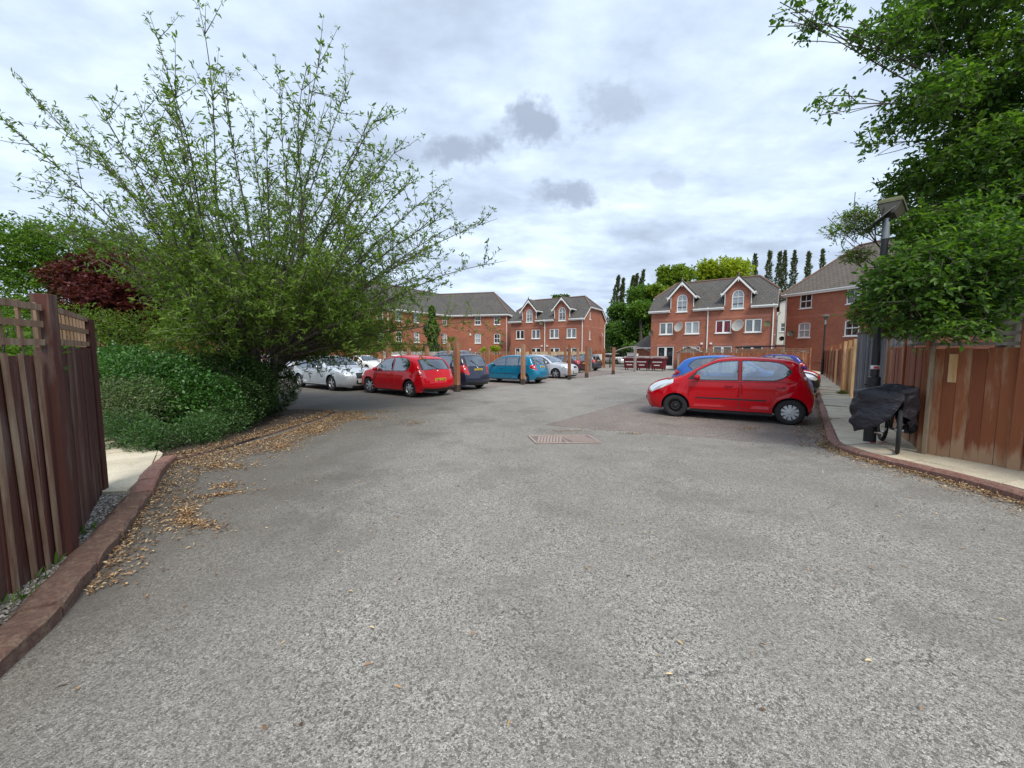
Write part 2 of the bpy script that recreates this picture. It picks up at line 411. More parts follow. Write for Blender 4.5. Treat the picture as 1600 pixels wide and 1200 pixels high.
# kerbs: individual worn blocks
def kerb_run(name, pts, width, height, mat, blk, jit=.006, seed=1):
    rnd = random.Random(seed); mb = MB()
    P = [Vector((p[0],p[1],0)) for p in pts]
    # resample
    seg = [(P[i+1]-P[i]).length for i in range(len(P)-1)]; T = sum(seg)
    def pos(s):
        s = max(0, min(T-1e-4, s)); i = 0
        while s > seg[i]: s -= seg[i]; i += 1
        return P[i].lerp(P[i+1], s/seg[i])
    s = 0
    while s < T-.05:
        e = min(T, s+blk); a, b = pos(s+.004), pos(e-.004); d = (b-a).normalized(); n = Vector((-d.y,d.x,0))
        h = height+rnd.uniform(-jit,jit); w = width/2
        mb.rn = rnd.random()
        k = 4; vs = []; 
        prof = [(-w,-.03),(-w+.0,h*.66),(-w+.045,h*.97),(-w+.07,h),(w-.02,h),(w,h-.02),(w,-.03)]
        for i in range(k+1):
            c = a.lerp(b, i/k)+n*rnd.uniform(-jit,jit)
            for (q, z) in prof:
                zz = z+(rnd.uniform(-jit,jit)*.8 if z > 0 else 0)
                if i in (0,k) and z > h*.5: zz -= .006
                vs.append(c-n*(-q)*1+Vector((0,0,zz)))
        m_ = len(prof); fs = []
        for i in range(k):
            for j in range(m_-1): fs.append((i*m_+j, i*m_+j+1, (i+1)*m_+j+1, (i+1)*m_+j))
        fs.append(tuple(range(m_))[::-1]); fs.append(tuple(k*m_+j for j in range(m_)))
        mb.add(vs, fs); s = e
    return tag(mb.build(name, mat), kind='structure')
KR = [(5.55,-3),(5.5,1),(5.43,3.6),(5.50,4.44),(5.42,5.0),(5.28,5.7),(5.32,6.2),(5.6,6.72),(7.66,9.42)]
KR += [(7.66+.606*s, 9.42+.795*s) for s in (5.3,10,15,20,28.5)]
def off(pts, d):
    out = []
    for i, p in enumerate(pts):
        a = pts[max(0,i-1)]; b = pts[min(len(pts)-1,i+1)]; v = Vector((b[0]-a[0], b[1]-a[1])).normalized()
        out.append((p[0]+v.y*d, p[1]-v.x*d))
    return out
kerb_run('kerb', off(KR,.065)[::-1], .13, .105, M['kerb'], .45, .003, 2)
KL = [(-5.0,10.35),(-4.72,10.0),(-4.66,9.2),(-4.72,7.2),(-4.86,6.1),(-4.97,5.62)]
KL2 = [(-4.97,5.6),(-4.84,5.35),(-4.53,4.86),(-3.98,4.15)]
KL3 = [(-3.95,4.10),(-3.33,3.17),(-2.97,2.61),(-2.74,2.25),(-2.57,1.93),(-2.4,1.4),(-2.3,.6),(-2.25,-2)]
def off(pts, d):
    out = []
    for i, p in enumerate(pts):
        a = pts[max(0,i-1)]; b = pts[min(len(pts)-1,i+1)]; v = Vector((b[0]-a[0], b[1]-a[1])).normalized()
        out.append((p[0]+v.y*d, p[1]-v.x*d))
    return out
kerb_run('kerb', off(KL,.08)[::1], .15, .034, M['kerb_old'], .6, .006, 3)
kerb_run('kerb', off(KL2,.10), .20, .10, M['kerb'], .42, .004, 4)
kerb_run('kerb', off(KL3,.11), .22, .10, M['kerb_old'], .56, .010, 5)
# paving slabs
def inside(p, poly):
    x, y = p[0], p[1]; c = False; n = len(poly)
    for i in range(n):
        a, b = poly[i], poly[(i+1)%n]
        if (a[1] > y) != (b[1] > y) and x < (b[0]-a[0])*(y-a[1])/(b[1]-a[1])+a[0]: c = not c
    return c
def clip_poly(sub, clip):
    out = [tuple(p) for p in sub]; n = len(clip)
    area = sum(clip[i][0]*clip[(i+1)%n][1]-clip[(i+1)%n][0]*clip[i][1] for i in range(n))
    cl = clip if area > 0 else clip[::-1]
    for i in range(n):
        a, b = cl[i], cl[(i+1)%n]; inp = out; out = []
        if not inp: return []
        sd = lambda p: (b[0]-a[0])*(p[1]-a[1])-(b[1]-a[1])*(p[0]-a[0])
        for j in range(len(inp)):
            p, q = inp[j], inp[(j+1)%len(inp)]; sp, sq = sd(p), sd(q)
            if sp >= 0: out.append(p)
            if (sp >= 0) != (sq >= 0):
                t = sp/(sp-sq); out.append((p[0]+(q[0]-p[0])*t, p[1]+(q[1]-p[1])*t))
    return out
def paving(name, clips, org, ax, w, l, z, seed=1):
    rnd = random.Random(seed); mb = MB(); px = Vector((-ax.y, ax.x, 0)); org = Vector((*org,0))
    for clip in clips:
        for i in range(-12, 90):
            for j in range(-14, 14):
                o = org+ax*(i*l)+px*(j*w); g = .007
                q = [o+ax*g+px*g, o+ax*(l-g)+px*g, o+ax*(l-g)+px*(w-g), o+ax*g+px*(w-g)]
                c = clip_poly([(p.x,p.y) for p in q], clip)
                if len(c) < 3: continue
                A = abs(sum(c[k][0]*c[(k+1)%len(c)][1]-c[(k+1)%len(c)][0]*c[k][1] for k in range(len(c))))/2
                if A < .004: continue
                rr = random.Random(i*131+j*17+seed); mb.rn = rr.random()
                dz = rr.uniform(-.006,.006); tx, ty = rr.uniform(-.014,.014), rr.uniform(-.014,.014)
                mb.slab([(p[0],p[1], z+dz+(p[0]-o.x)*tx+(p[1]-o.y)*ty) for p in c], .04)
    return tag(mb.build(name, M['slab']), kind='structure')
kin = off(KR,.135)
KS = .9375
c1a = [(kin[0][0],-3),(6.75,-3),(6.62,4.4),(kin[3][0],4.44)]
c1b = [(kin[3][0],4.44),(6.62,4.4),(6.3,5.6),(kin[5][0],5.7)]
c1c = [(kin[5][0],5.7),(6.3,5.6),(6.75,6.3),(kin[6][0]+.02,6.3)]
c2 = [(kin[6][0]+.02,6.3),(6.75,6.3),(8.0,8.15),(7.72,9.32)]
c3 = [(7.72,9.34),(8.0,8.17),(23.1,28.0),(25.2,32.2),(25.0,32.15)]
paving('pavement', [c1a,c1b,c1c,c2], (5.45,6.15), Vector((.30,-.954,0)), .62, .9, .10, 3)
paving('pavement', [c3], (7.8,9.45), Vector((AX.x,AX.y,0)), 1.2, .60, .10, 5)
sheet('pavement_bed', [(5.62,-3),(7.1,-3),(7.0,5.2),(6.9,6.1),(24.3,28.6),(26.5,32.4),(25.1,32.0),(7.80,9.40),(5.72,6.60),(5.42,6.1),(5.39,5.7),(5.53,5.0),(5.62,4.4),(5.54,3.6)], .075, M['soil'], t=.08)
paving('path', [[(-4.20,4.17),(-4.70,4.88),(-5.12,5.6),(-7.4,7.3),(-7.6,6.9),(-4.62,4.1)]], (-4.14,4.18), Vector((-.63,.78,0)), .62, .62, .072, 9)
sheet('path_bed', [(-4.12,4.15),(-5.05,5.55),(-7.3,7.5),(-12,10.9),(-12.2,8.1),(-7.6,7.0),(-4.7,4.2)], .045, M['soil'], t=.03)

# manhole / drain cover
dc = [(.43,6.66),(1.57,6.73),(1.46,7.32),(.32,7.26)]
t = wthing('drain_cover', 'rectangular pinkish drain cover with diagonal ribs set in the asphalt', 'drain cover', (.95,7,0))
mb = MB(); mb.slab([(p[0],p[1],.008) for p in dc], .03); part(mb, 'frame', M['drain_base'], t)
mb = MB()
Q = [Vector((p[0],p[1],0)) for p in dc]
def q2(u, v): return Q[0].lerp(Q[1],u).lerp(Q[3].lerp(Q[2],u),v)
DN = (0,0,-1)
for h_ in (0,1):
    for i in range(9):
        u0 = .04+h_*.49+i*.05
        a, b = (q2(u0,.12), q2(min(u0+.13,.98),.88)) if h_==0 else (q2(min(u0+.09,.98),.12), q2(u0,.88))
        if u0 > (.42 if h_==0 else .90): continue
        d = (b-a).normalized(); n = Vector((-d.y,d.x,0))*.017
        mb.slab([(p.x,p.y,.018) for p in (a-n,b-n,b+n,a+n)], .012, DN)
part(mb, 'rib', M['concrete'], t)
mb = MB(); mb.slab([(p.x,p.y,.015) for p in (q2(.49,.05),q2(.51,.05),q2(.51,.95),q2(.49,.95))], .01, DN); part(mb,'joint_bar', M['concrete'], t)
for a_, b_ in (((0,0),(1,0)),((0,1),(1,1)),((0,0),(0,1)),((1,0),(1,1))):
    mb = MB(); p, q = q2(*a_), q2(*b_); n = Vector((0,.02,0)) if a_[1]==b_[1] else Vector((.02,0,0)); mb.slab([(v.x,v.y,.019) for v in ((p-n,q-n,q+n,p+n) if a_[1]==b_[1] else (p-n,p+n,q+n,q-n))], .012, DN); part(mb, 'rim_bar', M['concrete'], t)

# ------------------------------------------------------------------ scattered small things
def leaf_mesh(name, mat, P, D, Nn, Ln, Wd, rnd, parent=None, shape='hex', fold=.25):
    """P base points, D unit directions, Nn approx normals, lengths, widths"""
    n = len(P)
    S = np.cross(D, Nn); S /= np.maximum(np.linalg.norm(S,axis=1,keepdims=True),1e-6)
    U = np.cross(S, D)
    l = Ln[:,None]; w = Wd[:,None]
    if shape == 'quad':
        V = np.stack([P, P+D*l*.45+S*w*.5+U*w*fold, P+D*l, P+D*l*.45-S*w*.5+U*w*fold],1)
        fc = np.array([[0,1,2,3]]); k = 4
    else:
        V = np.stack([P, P+D*l*.30+S*w*.45+U*w*fold, P+D*l*.68+S*w*.40+U*w*fold-U*l*.04, P+D*l-U*l*.10, P+D*l*.68-S*w*.40+U*w*fold-U*l*.04, P+D*l*.30-S*w*.45+U*w*fold, P+D*l*.5-U*l*.02],1)
        fc = np.array([[0,1,2,6],[6,2,3,3],[0,6,4,5],[6,3,4,4]]); k = 7
    me = bpy.data.meshes.new(name)
    if shape == 'quad':
        idx = (np.arange(n)[:,None]*k+fc[0][None,:]).ravel(); tot = n; ls = np.arange(n)*4; lt = np.full(n,4); rr = rnd
    else:
        base = np.arange(n)[:,None]*k
        idx = np.concatenate([base+np.array([[0,1,2,6]]), base+np.array([[6,2,3]]), base+np.array([[0,6,4,5]]), base+np.array([[6,3,4]])],1).ravel()
        lt = np.tile([4,3,4,3], n); tot = 4*n; ls = np.concatenate([[0],np.cumsum(lt)[:-1]]); rr = np.repeat(rnd,4)
    me.vertices.add(n*k); me.vertices.foreach_set('co', V.reshape(-1).astype(np.float32))
    me.loops.add(len(idx)); me.loops.foreach_set('vertex_index', idx.astype(np.int32))
    me.polygons.add(tot); me.polygons.foreach_set('loop_start', ls.astype(np.int32))
    try: me.polygons.foreach_set('loop_total', lt.astype(np.int32))
    except Exception: pass
    me.update(calc_edges=True)
    me.materials.append(mat)
    a = me.attributes.new('rnd','FLOAT','FACE'); a.data.foreach_set('value', rr.astype(np.float32))
    o = bpy.data.objects.new(name, me); COL.objects.link(o)
    if parent: o.parent = parent
    return o
def unit(a): return a/np.maximum(np.linalg.norm(a,axis=-1,keepdims=True),1e-9)
def rvec(n): return unit(rng.normal(size=(n,3)))

def scatter(name, mat, pts, ln, wd, kind='stuff', flat=.35):
    n = len(pts); P = np.array(pts)
    D = rvec(n); D[:,2] *= flat; D = unit(D); D[:,2] = np.abs(D[:,2])*.6
    Nn = np.tile([0,0,1.0],(n,1))+rng.normal(size=(n,3))*.3
    o = leaf_mesh(name, mat, P, unit(D), unit(Nn), rng.uniform(ln*.5,ln*1.3,n), rng.uniform(wd*.5,wd*1.3,n), rng.random(n), fold=.3)
    return tag(o, kind=kind)
lit = []
def litter_line(pts, n, spread, z=.012, side=1, power=1.8):
    P = [Vector((p[0],p[1])) for p in pts]; seg = [(P[i+1]-P[i]).length for i in range(len(P)-1)]; T = sum(seg)
    for _ in range(n):
        s = random.random()*T; i = 0
        while s > seg[i] and i < len(seg)-1: s -= seg[i]; i += 1
        d = (P[i+1]-P[i]).normalized(); nn = Vector((-d.y,d.x))*side
        q = P[i]+d*s+nn*(random.random()**power)*spread
        lit.append((q.x,q.y,z+random.random()*.012))
def litter_blob(c, rx, ry, n, rot=0, z=.008):
    for _ in range(n):
        a = random.random()*2*PI; r_ = abs(random.gauss(0,.5)); x, y = math.cos(a)*r_*rx, math.sin(a)*r_*ry
        lit.append((c[0]+x*math.cos(rot)-y*math.sin(rot), c[1]+x*math.sin(rot)+y*math.cos(rot), z+random.random()*.01))
litter_line([(5.40,3.2),(5.48,4.44),(5.40,5.0),(5.27,5.7),(5.31,6.2),(5.59,6.72),(7.65,9.42),(10.9,13.7)], 4600, .50, side=1, power=2.2)
litter_line([(5.42,3.8),(5.40,5.0),(5.27,5.7),(5.31,6.2),(5.6,6.75)], 1700, .18, side=1)
litter_line([(-4.62,10.3),(-4.50,9.2),(-4.5,7.2),(-4.75,6.0),(-4.9,5.45)], 7500, .75, side=1, power=1.6)
litter_line([(-4.70,10.3),(-4.6,9.2),(-4.66,7.2),(-4.85,6.0),(-4.95,5.55)], 2600, .35, z=.045, side=-1, power=1.2)
litter_line([(-4.9,5.45),(-4.35,4.7),(-3.95,4.1)], 900, .35, side=1, power=1.5)
litter_line([(-3.95,4.1),(-3.4,3.3),(-2.8,2.4)], 800, .25, side=1, power=2)
litter_blob((-3.25,3.72),.85,.22,650,-.9); litter_blob((-3.0,3.5),.6,.12,420,-.3); litter_blob((-3.3,4.2),.5,.12,300,.4); litter_blob((-3.9,6.4),.9,.5,900,-1.2); litter_blob((-4.0,7.8),1.0,.5,900,-1.3); litter_blob((-3.9,9.3),1.2,.6,800); litter_blob((-4.2,5.3),.5,.3,500,-.8); litter_blob((-3.45,4.5),.4,.2,260)
litter_blob((-3.9,5.3),.6,.3,260); litter_blob((-3.6,9.2),1.2,.8,420); litter_blob((-3.6,10.3),1.4,.5,300); litter_blob((-2.2,8.6),.7,.5,160)
litter_blob((1.2,7.75),.9,.22,160); litter_blob((2.4,7.5),.6,.2,110); litter_blob((5.0,8.0),1.2,.6,220); litter_blob((4.5,9.3),1.4,.4,100)
for _ in range(700): lit.append((random.uniform(-4,5.2), random.uniform(1.0,14), .008))
for _ in range(3200):
    x, y = random.uniform(-9,-4.7), random.uniform(5.6,10.4)
    if not (x < -7.2 and y < 8): lit.append((x, y, .045))
litp = [p for p in lit]
tag(scatter('leaf_litter', M['litter'], litp, .036, .013), 'dry brown leaf litter drifted along the kerbs', kind='stuff')
# gravel between fence and left kerb
gp = []
for _ in range(6500):
    s = random.random(); a = Vector((-4.5,4.15)).lerp(Vector((-2.9,1.9)), s); w_ = random.uniform(-.05,.34)
    gp.append((a.x+.79*w_*.9, a.y+.60*w_*.55, .034+random.random()*.012))
mb = MB()
for p in gp:
    mb.rn = random.random()**1.3; s = random.uniform(.006,.016)
    a, b, c = Vector((random.uniform(-1,1),random.uniform(-1,1),random.uniform(-.4,.4))).normalized(), 0, 0
    rot = Matrix.Rotation(random.random()*6.3,3,'Z') @ Matrix.Rotation(random.uniform(-.5,.5),3,'X')
    o = [Vector(q) for q in ((1,0,0),(0,1.2,0),(-1,.1,0),(0,-.9,0),(.1,0,.7),(0,0,-.6))]
    o = [rot @ (q*s)+Vector(p) for q in o]
    mb.add(o, [(0,1,4),(1,2,4),(2,3,4),(3,0,4),(1,0,5),(2,1,5),(3,2,5),(0,3,5)])
tag(mb.build('gravel', M['pebble']), 'grey gravel between the slatted fence and the brown kerb', kind='stuff')
# small weeds (stuff)
def weed(pts, mat, ln=.09, k=26, name='weed', label='low weeds at the foot of the fences'):
    P=[]; D=[]
    for p in pts:
        for _ in range(k):
            a = random.random()*6.3; e = random.uniform(.3,1.3)
            P.append((p[0]+random.gauss(0,.05),p[1]+random.gauss(0,.05),p[2])); D.append((math.cos(a)*math.cos(e),math.sin(a)*math.cos(e),math.sin(e)))
    P=np.array(P); D=unit(np.array(D)); n=len(P)
    o = leaf_mesh(name, mat, P, D, rvec(n), rng.uniform(ln*.6,ln*1.5,n), rng.uniform(ln*.12,ln*.3,n), rng.random(n))
    return tag(o, label, kind='stuff')
weed([(-3.36,2.75,.04),(-3.25,2.5,.04),(-3.75,3.25,.04),(-3.7,3.2,.04),(-3.12,2.3,.04)], M['leaf_bg'], .08, 10)
weed([(12.1,14.0,.1),(12.2,14.1,.1),(6.75,5.85,.1),(6.72,5.75,.1),(6.78,5.65,.1),(6.70,5.95,.1),(11.9,13.8,.1),(9.2,9.9,.1)], M['leaf_yellow'], .13, 40, 'grass_tuft', 'tufts of grass along the foot of the brown fence')

# ------------------------------------------------------------------ fences
def board_fence(root, P0, P1, h, mat, bw=.14, gap=.006, z0=.08, lean=.004, hj=.012, thick=.022, name='board_panel', side=1):
    a, b = Vector((P0[0],P0[1],0)), Vector((P1[0],P1[1],0)); d = (b-a); T = d.length; d.normalize()
    n = Vector((-d.y,d.x,0)); rot = Matrix((d, n, Vector((0,0,1)))).transposed()
    mb = MB(); k = max(1, int(T/bw)); w = T/k
    for i in range(k):
        mb.rn = random.random(); hh = h+random.uniform(-hj,hj); 
        c = a+d*(w*(i+.5))+n*random.uniform(-lean,lean)+Vector((0,0,z0+hh/2))
        r2 = rot @ Matrix.Rotation(random.uniform(-lean,lean)*1.5,3,'Y')
        mb.box(c, (w-gap, thick, hh), r2)
    for zz in (z0+.25, z0+h*.55, z0+h-.18):
        mb.rn = .3; mb.box(a+d*T/2-n*.035*side+Vector((0,0,zz)), (T,.035,.07), rot)
    return part(mb, name, mat, root)
def trellis(root, P0, P1, z0, z1, mat, rows=3, step=.16, name='trellis'):
    a, b = Vector((P0[0],P0[1],0)), Vector((P1[0],P1[1],0)); d = (b-a); T = d.length; d.normalize()
    n = Vector((-d.y,d.x,0)); rot = Matrix((d, n, Vector((0,0,1)))).transposed(); mb = MB()
    for i in range(rows):
        mb.rn = random.random(); zz = z0+.03+(z1-z0-.06)*i/(rows-1)
        mb.box(a+d*T/2+Vector((0,0,zz)), (T,.022,.045), rot @ Matrix.Rotation(random.uniform(-.006,.006),3,'Y'))
    k = max(1,int(T/step))
    for i in range(k+1):
        mb.rn = random.random(); mb.box(a+d*(T*i/k)+n*.02+Vector((0,0,(z0+z1)/2)), (.03,.016,z1-z0), rot)
    return part(mb, name, mat, root)
def fpost(root, p, h, mat, s=.09, d=(1,0), name='post', foot=0):
    v = Vector((d[0],d[1],0)).normalized(); rot = Matrix((v, Vector((-v.y,v.x,0)), Vector((0,0,1)))).transposed()
    mb = MB(); mb.rn = random.random(); mb.box((p[0],p[1],h/2), (s,s,h), rot @ Matrix.Rotation(random.uniform(-.008,.008),3,'Y'))
    return part(mb, name, mat, root, bevel=.005)

# --- near left fence: battens on a panel towards us, dark boards away from us
lf = wthing('fence', 'dark stained fence with slatted battens and lattice top on the left beside the kerb', 'fence', (-3.5,2.95,0), 'garden fences round the car park')
A = (-2.55,.9); B = (-3.42,2.82); C_ = (-3.55,2.98); D_ = (-4.56,4.16)
dv = Vector((B[0]-A[0],B[1]-A[1],0)); T = dv.length; dv.normalize(); nv = Vector((dv.y,-dv.x,0))
rot = Matrix((dv, Vector((-dv.y,dv.x,0)), Vector((0,0,1)))).transposed()
mb = MB(); k = 17
for i in range(k):
    mb.rn = random.random(); c = Vector((*A,0))+dv*((i+.5)*T/k)-nv*.02
    mb.box(c+Vector((0,0,.81)), (T/k*random.choice((.55,.75,.9)), .02, 1.54), rot @ Matrix.Rotation(random.uniform(-.01,.01),3,'Y'))
part(mb, 'back_boards', M['fence_dark'], lf)
mb = MB()
for i in range(15):
    mb.rn = random.random(); w = random.choice((.03,.042,.055)); tilt = random.uniform(-.02,.02) if i < 12 else random.uniform(-.045,.01)
    c = Vector((*A,0))+dv*((i+.5)*T/15)+nv*.004
    mb.box(c+Vector((0,0,.82+random.uniform(-.02,.02))), (w, .012, 1.56), rot @ Matrix.Rotation(tilt,3,'Y'))
part(mb, 'battens', M['slat'], lf)
trellis(lf, A, B, 1.64, 1.96, M['slat'], 3, .17)
# loose leaning corner boards
for nm, p, q, hh in (('post',(-3.46,2.88),.10,2.03),('post',(-2.5,.8),.10,2.1),('post',(-4.6,4.2),.09,1.96),('post',(-3.60,3.02),.07,1.98)):
    fpost(lf, p, hh, M['fence_dark'], q, (dv.x,dv.y))
board_fence(lf, C_, D_, 1.59, M['fence_dark'], .12, .004, .05, .003, side=-1)
trellis(lf, C_, D_, 1.66, 1.98, M['slat'], 3, .15)

# --- right: brown boundary fence, corner section near us
rf = wthing('fence', 'worn red brown board fence with lattice top at the right edge, nearest the camera', 'fence', (6.7,5.6,0), 'garden fences round the car park')
Pc = (6.17,5.66); Pe = (6.46,4.90)
board_fence(rf, Pc, Pe, 1.58, M['fence_brown'], .13, .004, .08, .004, side=-1)
trellis(rf, Pc, Pe, 1.69, 2.02, M['fence_grey'], 3, .2)
board_fence(rf, (6.50,4.80), (6.55,2.6), 1.58, M['fence_brown'], .13, .004, .08, .004, side=-1)
trellis(rf, (6.50,4.80), (6.55,2.6), 1.69, 2.02, M['fence_grey'], 3, .2)
board_fence(rf, (6.55,2.5), (6.6,-2), 1.58, M['fence_brown'], .13, .004, .08, .004, side=-1)
fpost(rf, (6.48,4.85), 2.1, M['fence_brown'], .11, (.4,-.9)); fpost(rf, (6.55,2.55), 2.1, M['fence_brown'], .1, (0,1))
fpost(rf, (6.20,5.72), 1.85, M['fence_brown'], .09, (.4,-.9)); fpost(rf, (6.13,5.62), 1.7, M['slat'], .05, (.4,-.9))
mb = MB(); mb.rn=.9; mb.box((6.235,5.44,1.38), (.085,.012,.40), Matrix((Vector((.42,-.907,0)),Vector((.907,.42,0)),Vector((0,0,1)))).transposed()); part(mb,'patch_board', M['fence_orange'], rf)
# --- right: along the pavement
FD = Vector((.593,.805,0)); F0 = Vector((6.24,5.76,0))
def fp(s, o=0): v = F0+FD*s*KS+Vector((FD.y,-FD.x,0))*o; return (v.x,v.y)
f2 = wthing('fence', 'faded brown board fence with lattice top directly behind the black street lamp', 'fence', (7.2,7,0), 'garden fences round the car park')
for s0, s1, mt in ((.05,1.55,'fence_brown'),(1.62,3.3,'fence_brown')):
    board_fence(f2, fp(s0), fp(s1), 1.60, M[mt], .14, .005, .08, .006, side=1)
    trellis(f2, fp(s0), fp(s1), 1.71, 2.05, M['fence_grey'], 3, .11)
    fpost(f2, fp(s1+.03), 2.12, M['fence_brown'], .09, FD)
f3 = wthing('fence', 'tall blackened board fence with dark capping between orange and faded brown fences', 'fence', (*fp(6),0), 'garden fences round the car park')
board_fence(f3, fp(3.42), fp(9.3), 2.12, M['fence_black'], .30, .006, .06, .008, .02, side=1)
mb = MB(); a, b = Vector((*fp(3.4),2.22)), Vector((*fp(9.35),2.22)); mb.tube([a,b], .05, 5); part(mb, 'capping', M['black'], f3)
f4 = wthing('fence', 'bright new orange board fence beyond the blackened one on the right', 'fence', (*fp(11),0), 'garden fences round the car park')
board_fence(f4, fp(9.5), fp(12.8), 1.72, M['fence_orange'], .16, .006, .06, .006, .03, side=1)
for s in (9.45,11.1,12.9): fpost(f4, fp(s,-.03), 2.05, M['fence_orange'], .1, FD)
f5 = wthing('fence', 'brown board fence at the far end of the right pavement by the end house', 'fence', (*fp(20),0), 'garden fences round the car park')
for i in range(6):
    s0 = 13.1+i*2.55
    board_fence(f5, fp(s0), fp(s0+2.45), 1.70, M['fence_orange' if i in (1,) else 'fence_brown'], .15, .005, .06, .006, .02, side=1)
    fpost(f5, fp(s0+2.5,-.03), 2.0, M['fence_brown'], .1, FD)

def pfence(pxs, label, mat, h, trl=None, z=0, bay=1.83, pm=None, loc=None, pmat=None):
    a, b = Vector((*pxs[0],0)), Vector((*pxs[1],0)); T = (b-a).length; d = (b-a)/T; k = max(1, round(T/bay))
    r_ = wthing('fence', label, 'fence', a.lerp(b,.5), 'garden fences round the car park')
    for i in range(k):
        p, q = a+d*(T*i/k+.05), a+d*(T*(i+1)/k-.05)
        board_fence(r_, (p.x,p.y), (q.x,q.y), h, mat, .15, .008, .04, .004, .012, side=-1)
        if trl: trellis(r_, (p.x,p.y), (q.x,q.y), h+.06, h+.36, trl, 3, .16)
    for i in range(k+1):
        p = a+d*(T*i/k); fpost(r_, (p.x,p.y), h+(.42 if trl else .14), pmat or mat, .1, d)
    return r_
pfence([(-27,27),(-13.6,40.5)], 'red brown board fence behind the silver and white cars at far left', M['fence_brown'], 1.62)
pfence([(-13.5,40.6),(-7.6,40.9)], 'silver grey board fence behind the red three door car', M['fence_grey'], 1.66)
pfence([(-6.2,42.0),(.1,43.2)], 'brown board fence with lattice top behind the turquoise hatchback', M['fence_brown'], 1.35, M['slat'])
pfence([(.6,44.6),(8.1,40.2)], 'pale new timber fence in front of the middle house', M['fence_pale'], 1.66)
pfence([(14.6,33.5),(22.2,28.7)], 'dark brown fence in front of the twin gabled house behind the bins', M['fence_brown'], 1.55, M['slat'])

# ------------------------------------------------------------------ timber posts of the car park
def tpost(x, y, h, grey=False, w=.13, label='', foot=True):
    rr = random.Random(int(x*77+y*13))
    t = wthing('timber_post', label, 'post', (x,y,0), 'timber posts standing between the parking bays')
    rot = Matrix((AX, PX, Vector((0,0,1)))).transposed() @ Matrix.Rotation(rr.uniform(-.02,.02),3,'Y')
    mb = MB(); mb.rn = rr.random(); fh = .28 if foot else .02
    v = [(-w/2,-w/2),(w/2,-w/2),(w/2,w/2),(-w/2,w/2)]
    vs = [rot @ Vector((a,b,fh)) for a,b in v]+[rot @ Vector((a+rr.uniform(-.004,.004),b,h+(.03 if a<0 else -.03))) for a,b in v]
    mb.add([p+Vector((x,y,0)) for p in vs], [(3,2,1,0),(4,5,6,7),(0,1,5,4),(1,2,6,5),(2,3,7,6),(3,0,4,7)])
    part(mb, 'shaft', M['post_grey' if grey else 'post_wood'], t, bevel=.006)
    if foot:
        mb = MB(); mb.rn = rr.random(); mb.box((x,y,fh/2), (w+.012,w+.012,fh), rot); part(mb, 'foot', M['post_grey' if grey else 'post_foot'], t, bevel=.006)
P = [(-2.26,15.74,2.02,0,.20,'thick timber post with tarred foot in front of the dark blue hatchback'),
     (.55,19.23,2.0,0,.17,'timber post with tarred foot in front of the turquoise hatchback'),
     (3.4,22.75,2.05,0,.15,'timber post in front of the nose of the silver hatchback'),
     (4.78,24.6,2.0,0,.17,'timber post with dark foot just right of the silver hatchback nose'),
     (7.46,28.34,1.98,0,.18,'lone reddish timber post in the open middle of the car park'),
     (10.27,32.14,1.98,1,.18,'silvered timber post standing in front of the maroon bins'),
     (-6.1,19.0,2.08,0,.20,'timber post behind the bonnet of the red three door car'),
     (-7.6,28.5,1.95,0,.22,'timber post behind the roof of the red three door car, left of two'),
     (-5.7,26.0,2.05,0,.22,'timber post behind the roof of the red three door car, nearer the dark blue one'),
     (-1.9,31.0,2.05,0,.24,'timber post left of the turquoise hatchback roof by the brown fence'),
     (-3.5,21.4,2.1,0,.16,'timber post directly behind the roof of the dark blue hatchback'),
     (-.05,32.5,2.1,0,.20,'timber post behind the windscreen of the turquoise hatchback'),
     (1.6,33.2,2.0,0,.20,'timber post in front of the left end of the pale fence'),
     (3.3,34.2,1.98,0,.20,'timber post in front of the middle of the pale fence'),
     (4.1,29.6,2.0,0,.14,'slim timber post beside the maroon car'),
     (5.3,31.0,1.98,0,.18,'timber post between the maroon car and the grey car'),
     (6.6,32.4,1.95,1,.2,'silvered timber post at the rear of the dark grey car')]
for x,y,h,g_,w,lb in P: tpost(x,y,h,bool(g_),w,lb, foot=(y<30))

# ------------------------------------------------------------------ buildings
class Fr:
    """wall frame: o = bottom-left seen from outside, u = along the wall, n = outward"""
    def __init__(s, o, u, n): s.o=Vector(o); s.u=Vector(u).normalized(); s.n=Vector(n).normalized(); s.rot=Matrix((s.u, s.n, Vector((0,0,1)))).transposed()
    def pt(s, x, z, d=0): return s.o+s.u*x+s.n*d+Vector((0,0,z))
def cdt(outer, holes, extra=()):
    pts = [Vector(p) for p in outer]; ed = [(i,(i+1)%len(outer)) for i in range(len(outer))]
    for h in holes:
        k = len(pts); pts += [Vector(p) for p in h]; ed += [(k+i, k+(i+1)%len(h)) for i in range(len(h))]
    pts += [Vector(p) for p in extra]
    v, e, f, *_ = delaunay_2d_cdt(pts, ed, [], 0, 1e-5)
    out = []
    for t in f:
        c = (sum(v[i].x for i in t)/len(t), sum(v[i].y for i in t)/len(t))
        if inside(c, outer) and not any(inside(c, h) for h in holes): out.append(t)
    return v, out
def arch_poly(cx, z0, w, h, arch):
    """rect with an arched head of rise 'arch'"""
    x0, x1 = cx-w/2, cx+w/2
    if arch <= 0: return [(x0,z0),(x1,z0),(x1,z0+h),(x0,z0+h)]
    n = 10; P = [(x0,z0),(x1,z0)]
    for i in range(n+1):
        t = i/n; x = x1-(x1-x0)*t; u = 2*t-1
        P.append((x, z0+h-arch+arch*math.sqrt(max(0,1-u*u)) if arch > w*.4 else z0+h-arch+arch*(1-u*u)))
    return P
